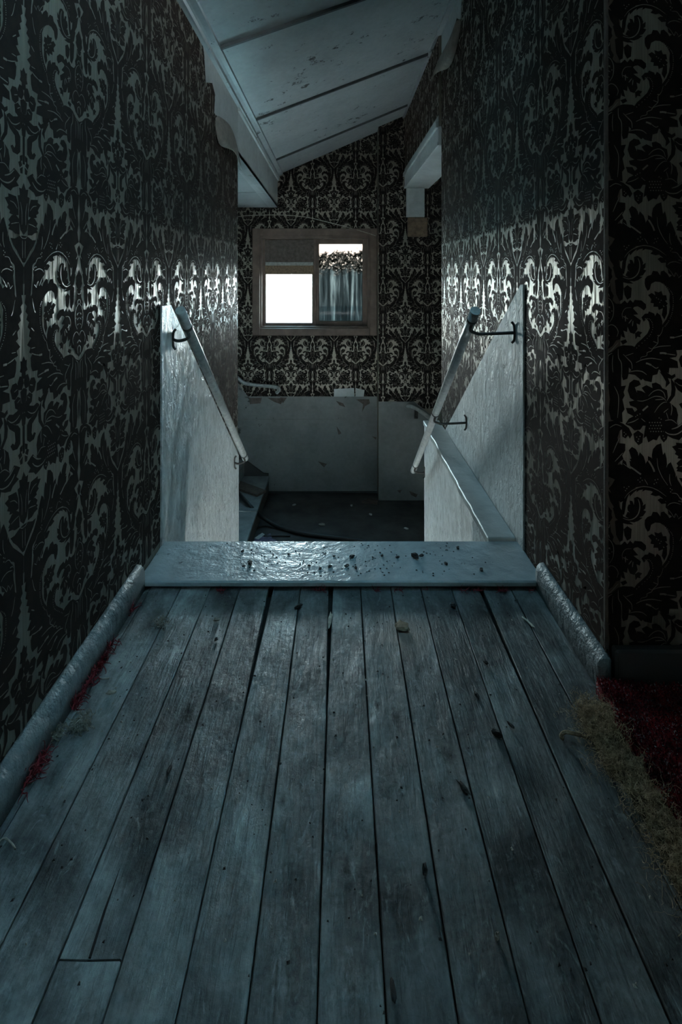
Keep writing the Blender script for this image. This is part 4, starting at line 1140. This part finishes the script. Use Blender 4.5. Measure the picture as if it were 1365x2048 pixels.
# flakes on the threshold board
fl_pos = [(500, 1128, 0.030), (487, 1133, 0.014), (508, 1142, 0.012), (546, 1110, 0.010), (577, 1109, 0.012), (485, 1103, 0.018), (618, 1132, 0.014), (640, 1138, 0.018), (704, 1115, 0.026), (694, 1133, 0.022), (712, 1137, 0.018), (660, 1134, 0.020), (668, 1113, 0.012), (764, 1112, 0.016), (795, 1115, 0.018), (830, 1116, 0.034), (843, 1112, 0.024), (892, 1129, 0.022), (963, 1141, 0.022), (916, 1097, 0.020), (760, 1106, 0.010), (650, 1108, 0.012)]
for q, (x, y, s) in enumerate(fl_pos):
    c = FL(x, y, 0.030)
    lab = 'small dark flake scattered on the threshold board'
    own = {5: 'thin flake close to the stair edge near the dado end of the threshold board', 8: 'flat curled flake in the middle of the threshold board by the stair edge', 9: 'flake just below the flat curled one in mid threshold',
           16: 'flake touching the stair side of the biggest clod', 17: 'separate dark flake between the biggest clod and the curb', 18: 'pointed flake alone near the curb end of the threshold board', 19: 'flake at the stair edge in front of the curb wall',
           1: 'small flake beside the long dark flake', 2: 'small flake just in front of the long dark flake', 14: 'flake just short of the biggest clod on the threshold board'}
    lab = own.get(q, lab)
    if q == 0: lab = 'long dark flake towards the papered end of the threshold board'
    if q == 15: lab = 'thick crumbly clod, the biggest on the threshold board'
    o = obj('debris_flake', chip_bm((c[0], min(max(c[1], 1.86), 2.10), 0.0302), s, s * 0.6, s * (0.35 if q != 15 else 0.6), random.random() * 3, q + 40), 'chip_dark')
    tag(o, lab, 'flake', 'flakes on the threshold board')
bm = bmesh.new()
for k in range(170):
    x = random.gauss(0.04, 0.24); y = random.uniform(1.87, 2.10)
    if abs(x) > 0.68: continue
    s = random.uniform(0.001, 0.0035)
    vs_ = [bm.verts.new((x + s * dx * random.uniform(0.6, 1.6), y + s * dy * random.uniform(0.6, 1.6), 0.0302 + s * dz)) for dx, dy, dz in ((-1, -1, 0), (1, -1, 0), (0.7, 1, 0), (-0.8, 0.9, 0), (0, 0, 0.9))]
    for a, b_ in ((0, 1), (1, 2), (2, 3), (3, 0)):
        bm.faces.new((vs_[a], vs_[b_], vs_[4]))
tag(obj('debris_crumbs', bm, 'chip_dark'), 'fine dark crumbs sprinkled over the threshold board', 'crumbs', kind='stuff')
bm = bmesh.new()
for k in range(420):
    x = random.uniform(-0.68, 0.62); y = 0.75 + 1.06 * random.random() ** 0.8
    s = random.uniform(0.0006, 0.0024)
    vs_ = [bm.verts.new((x + s * dx * random.uniform(0.5, 2.0), y + s * dy * random.uniform(0.6, 1.8), 0.0006 + s * dz)) for dx, dy, dz in ((-1, -1, 0), (1, -1, 0), (0.7, 1, 0), (-0.8, 0.9, 0), (0, 0, 1.0))]
    for a, b_ in ((0, 1), (1, 2), (2, 3), (3, 0)):
        bm.faces.new((vs_[a], vs_[b_], vs_[4])).material_index = k % 3 == 0
tag(obj('floor_grit', bm, ['chip_dark', 'chip_pale']), 'fine grit strewn over the floorboards', 'grit', kind='stuff')

# ------------------------------------------------------------------ red carpet remnant with frayed underlay
cp = empty('carpet', (1.5, 0.85, 0)); tag(cp, 'frayed dark red carpet remnant with ragged tan underlay in the alcove', 'carpet')
def hgt(x, y):
    e_ = max(0.0, 1 - abs(x - 0.74) / 0.08)
    b0 = max(0.0, 1 - abs(y - 1.34) / 0.10)
    return 0.020 + 0.012 * e_ * (0.5 + noise.noise(Vector((y * 7, x * 5, 0)))) + 0.022 * b0 * max(0, 1 - (x - 0.69) / 0.5) + 0.006 * noise.noise(Vector((x * 11, y * 11, 3)))
def edge_x(y): return 0.690 + 0.012 * noise.noise(Vector((y * 14, 0, 9))) + 0.006 * noise.noise(Vector((y * 45, 0, 2)))
bm = bmesh.new()
NX, NY = 60, 60
y_lo, y_hi = -0.3, 1.385
G = []
for j in range(NY + 1):
    y = y_lo + (y_hi - y_lo) * j / NY
    row = []
    for i in range(NX + 1):
        f = (i / NX) ** 1.8
        x = edge_x(y) + (XA - 0.02 - edge_x(y)) * f
        row.append(bm.verts.new((x, y, hgt(x, y) if 0 < i else 0.004)))
    G.append(row)
for j in range(NY):
    for i in range(NX):
        bm.faces.new((G[j][i], G[j][i + 1], G[j + 1][i + 1], G[j + 1][i]))
for i in range(NX):
    a, b_ = G[NY][i], G[NY][i + 1]
    bm.faces.new((a, b_, bm.verts.new((b_.co.x, b_.co.y, 0.002)), bm.verts.new((a.co.x, a.co.y, 0.002))))
# tufts of the pile
for k in range(26000):
    y = 1.385 - (1.385 - 0.75) * random.random(); x = edge_x(y) + 0.46 * random.random() ** 1.2
    z = hgt(x, y) - 0.002
    h_ = random.uniform(0.006, 0.014); a = random.random() * 6.283
    lx, ly = random.gauss(0, 0.004), random.gauss(-0.001, 0.004)
    wv = 0.0016
    v0 = bm.verts.new((x - wv * math.cos(a), y - wv * math.sin(a), z)); v1 = bm.verts.new((x + wv * math.cos(a), y + wv * math.sin(a), z))
    v2 = bm.verts.new((x + lx + wv * 0.7 * math.cos(a), y + ly + wv * 0.7 * math.sin(a), z + h_)); v3 = bm.verts.new((x + lx - wv * 0.7 * math.cos(a), y + ly - wv * 0.7 * math.sin(a), z + h_))
    bm.faces.new((v0, v1, v2, v3))
o = obj('pile', bm, 'red_pile', cp); o['label'] = 'dark red tufted pile'
def under_x(y): return 0.628 + 0.022 * noise.noise(Vector((y * 11, 4, 0))) + (0.0 if y < 1.15 else -0.02) + (0.10 if y > 1.335 else 0)
bm = bmesh.new()
G = []
for j in range(91):
    y = 0.3 + (1.37 - 0.3) * j / 90
    G.append([])
    for i in range(9):
        x = under_x(y) + (0.78 - under_x(y)) * i / 8
        G[-1].append(bm.verts.new((x + 0.004 * noise.noise(Vector((x * 60, y * 60, 0))), y, 0.002 + max(0.002, 0.013 + 0.026 * noise.noise(Vector((x * 26, y * 26, 0)))) * min(1, i / 2))))
for j in range(90):
    for i in range(8):
        bm.faces.new((G[j][i], G[j][i + 1], G[j + 1][i + 1], G[j + 1][i]))
obj('underlay', bm, 'jute_mat', cp, smooth=True)
bm = bmesh.new()
for k in range(4200):
    y = 0.80 + 0.56 * random.random()
    x = under_x(y) + random.gauss(0.035, 0.028)
    if x > 0.72: continue
    strand(bm, (x, y, 0.004 + max(0.002, 0.013 + 0.030 * noise.noise(Vector((x * 26, y * 26, 0)))) * random.uniform(0.5, 1.2)), 7, random.uniform(0.003, 0.007), random.uniform(0.0003, 0.0008), 0.9, 0.6)
for k in range(420):        # the thick fluffy lumps at the corner
    y = random.gauss(1.27, 0.035); x = random.gauss(0.645, 0.022)
    strand(bm, (x, y, 0.012 + abs(random.gauss(0.0, 0.016))), 8, 0.006, 0.0008, 1.1, 0.6)
o = obj('frayed_fibres', bm, 'jute', cp); o['kind'] = 'stuff'; o['label'] = 'tangled tan fibres of the underlay'
lay([(1190, 1478, 0.01), (1160, 1470, 0.014), (1132, 1464, 0.012), (1122, 1472, 0.004), (1128, 1478, 0.0)], 0.0, 0.0045, 'underlay_scrap', 'twisted tan underlay scrap poking out onto the boards', 'scrap', 'jute_mat', 5, 6)
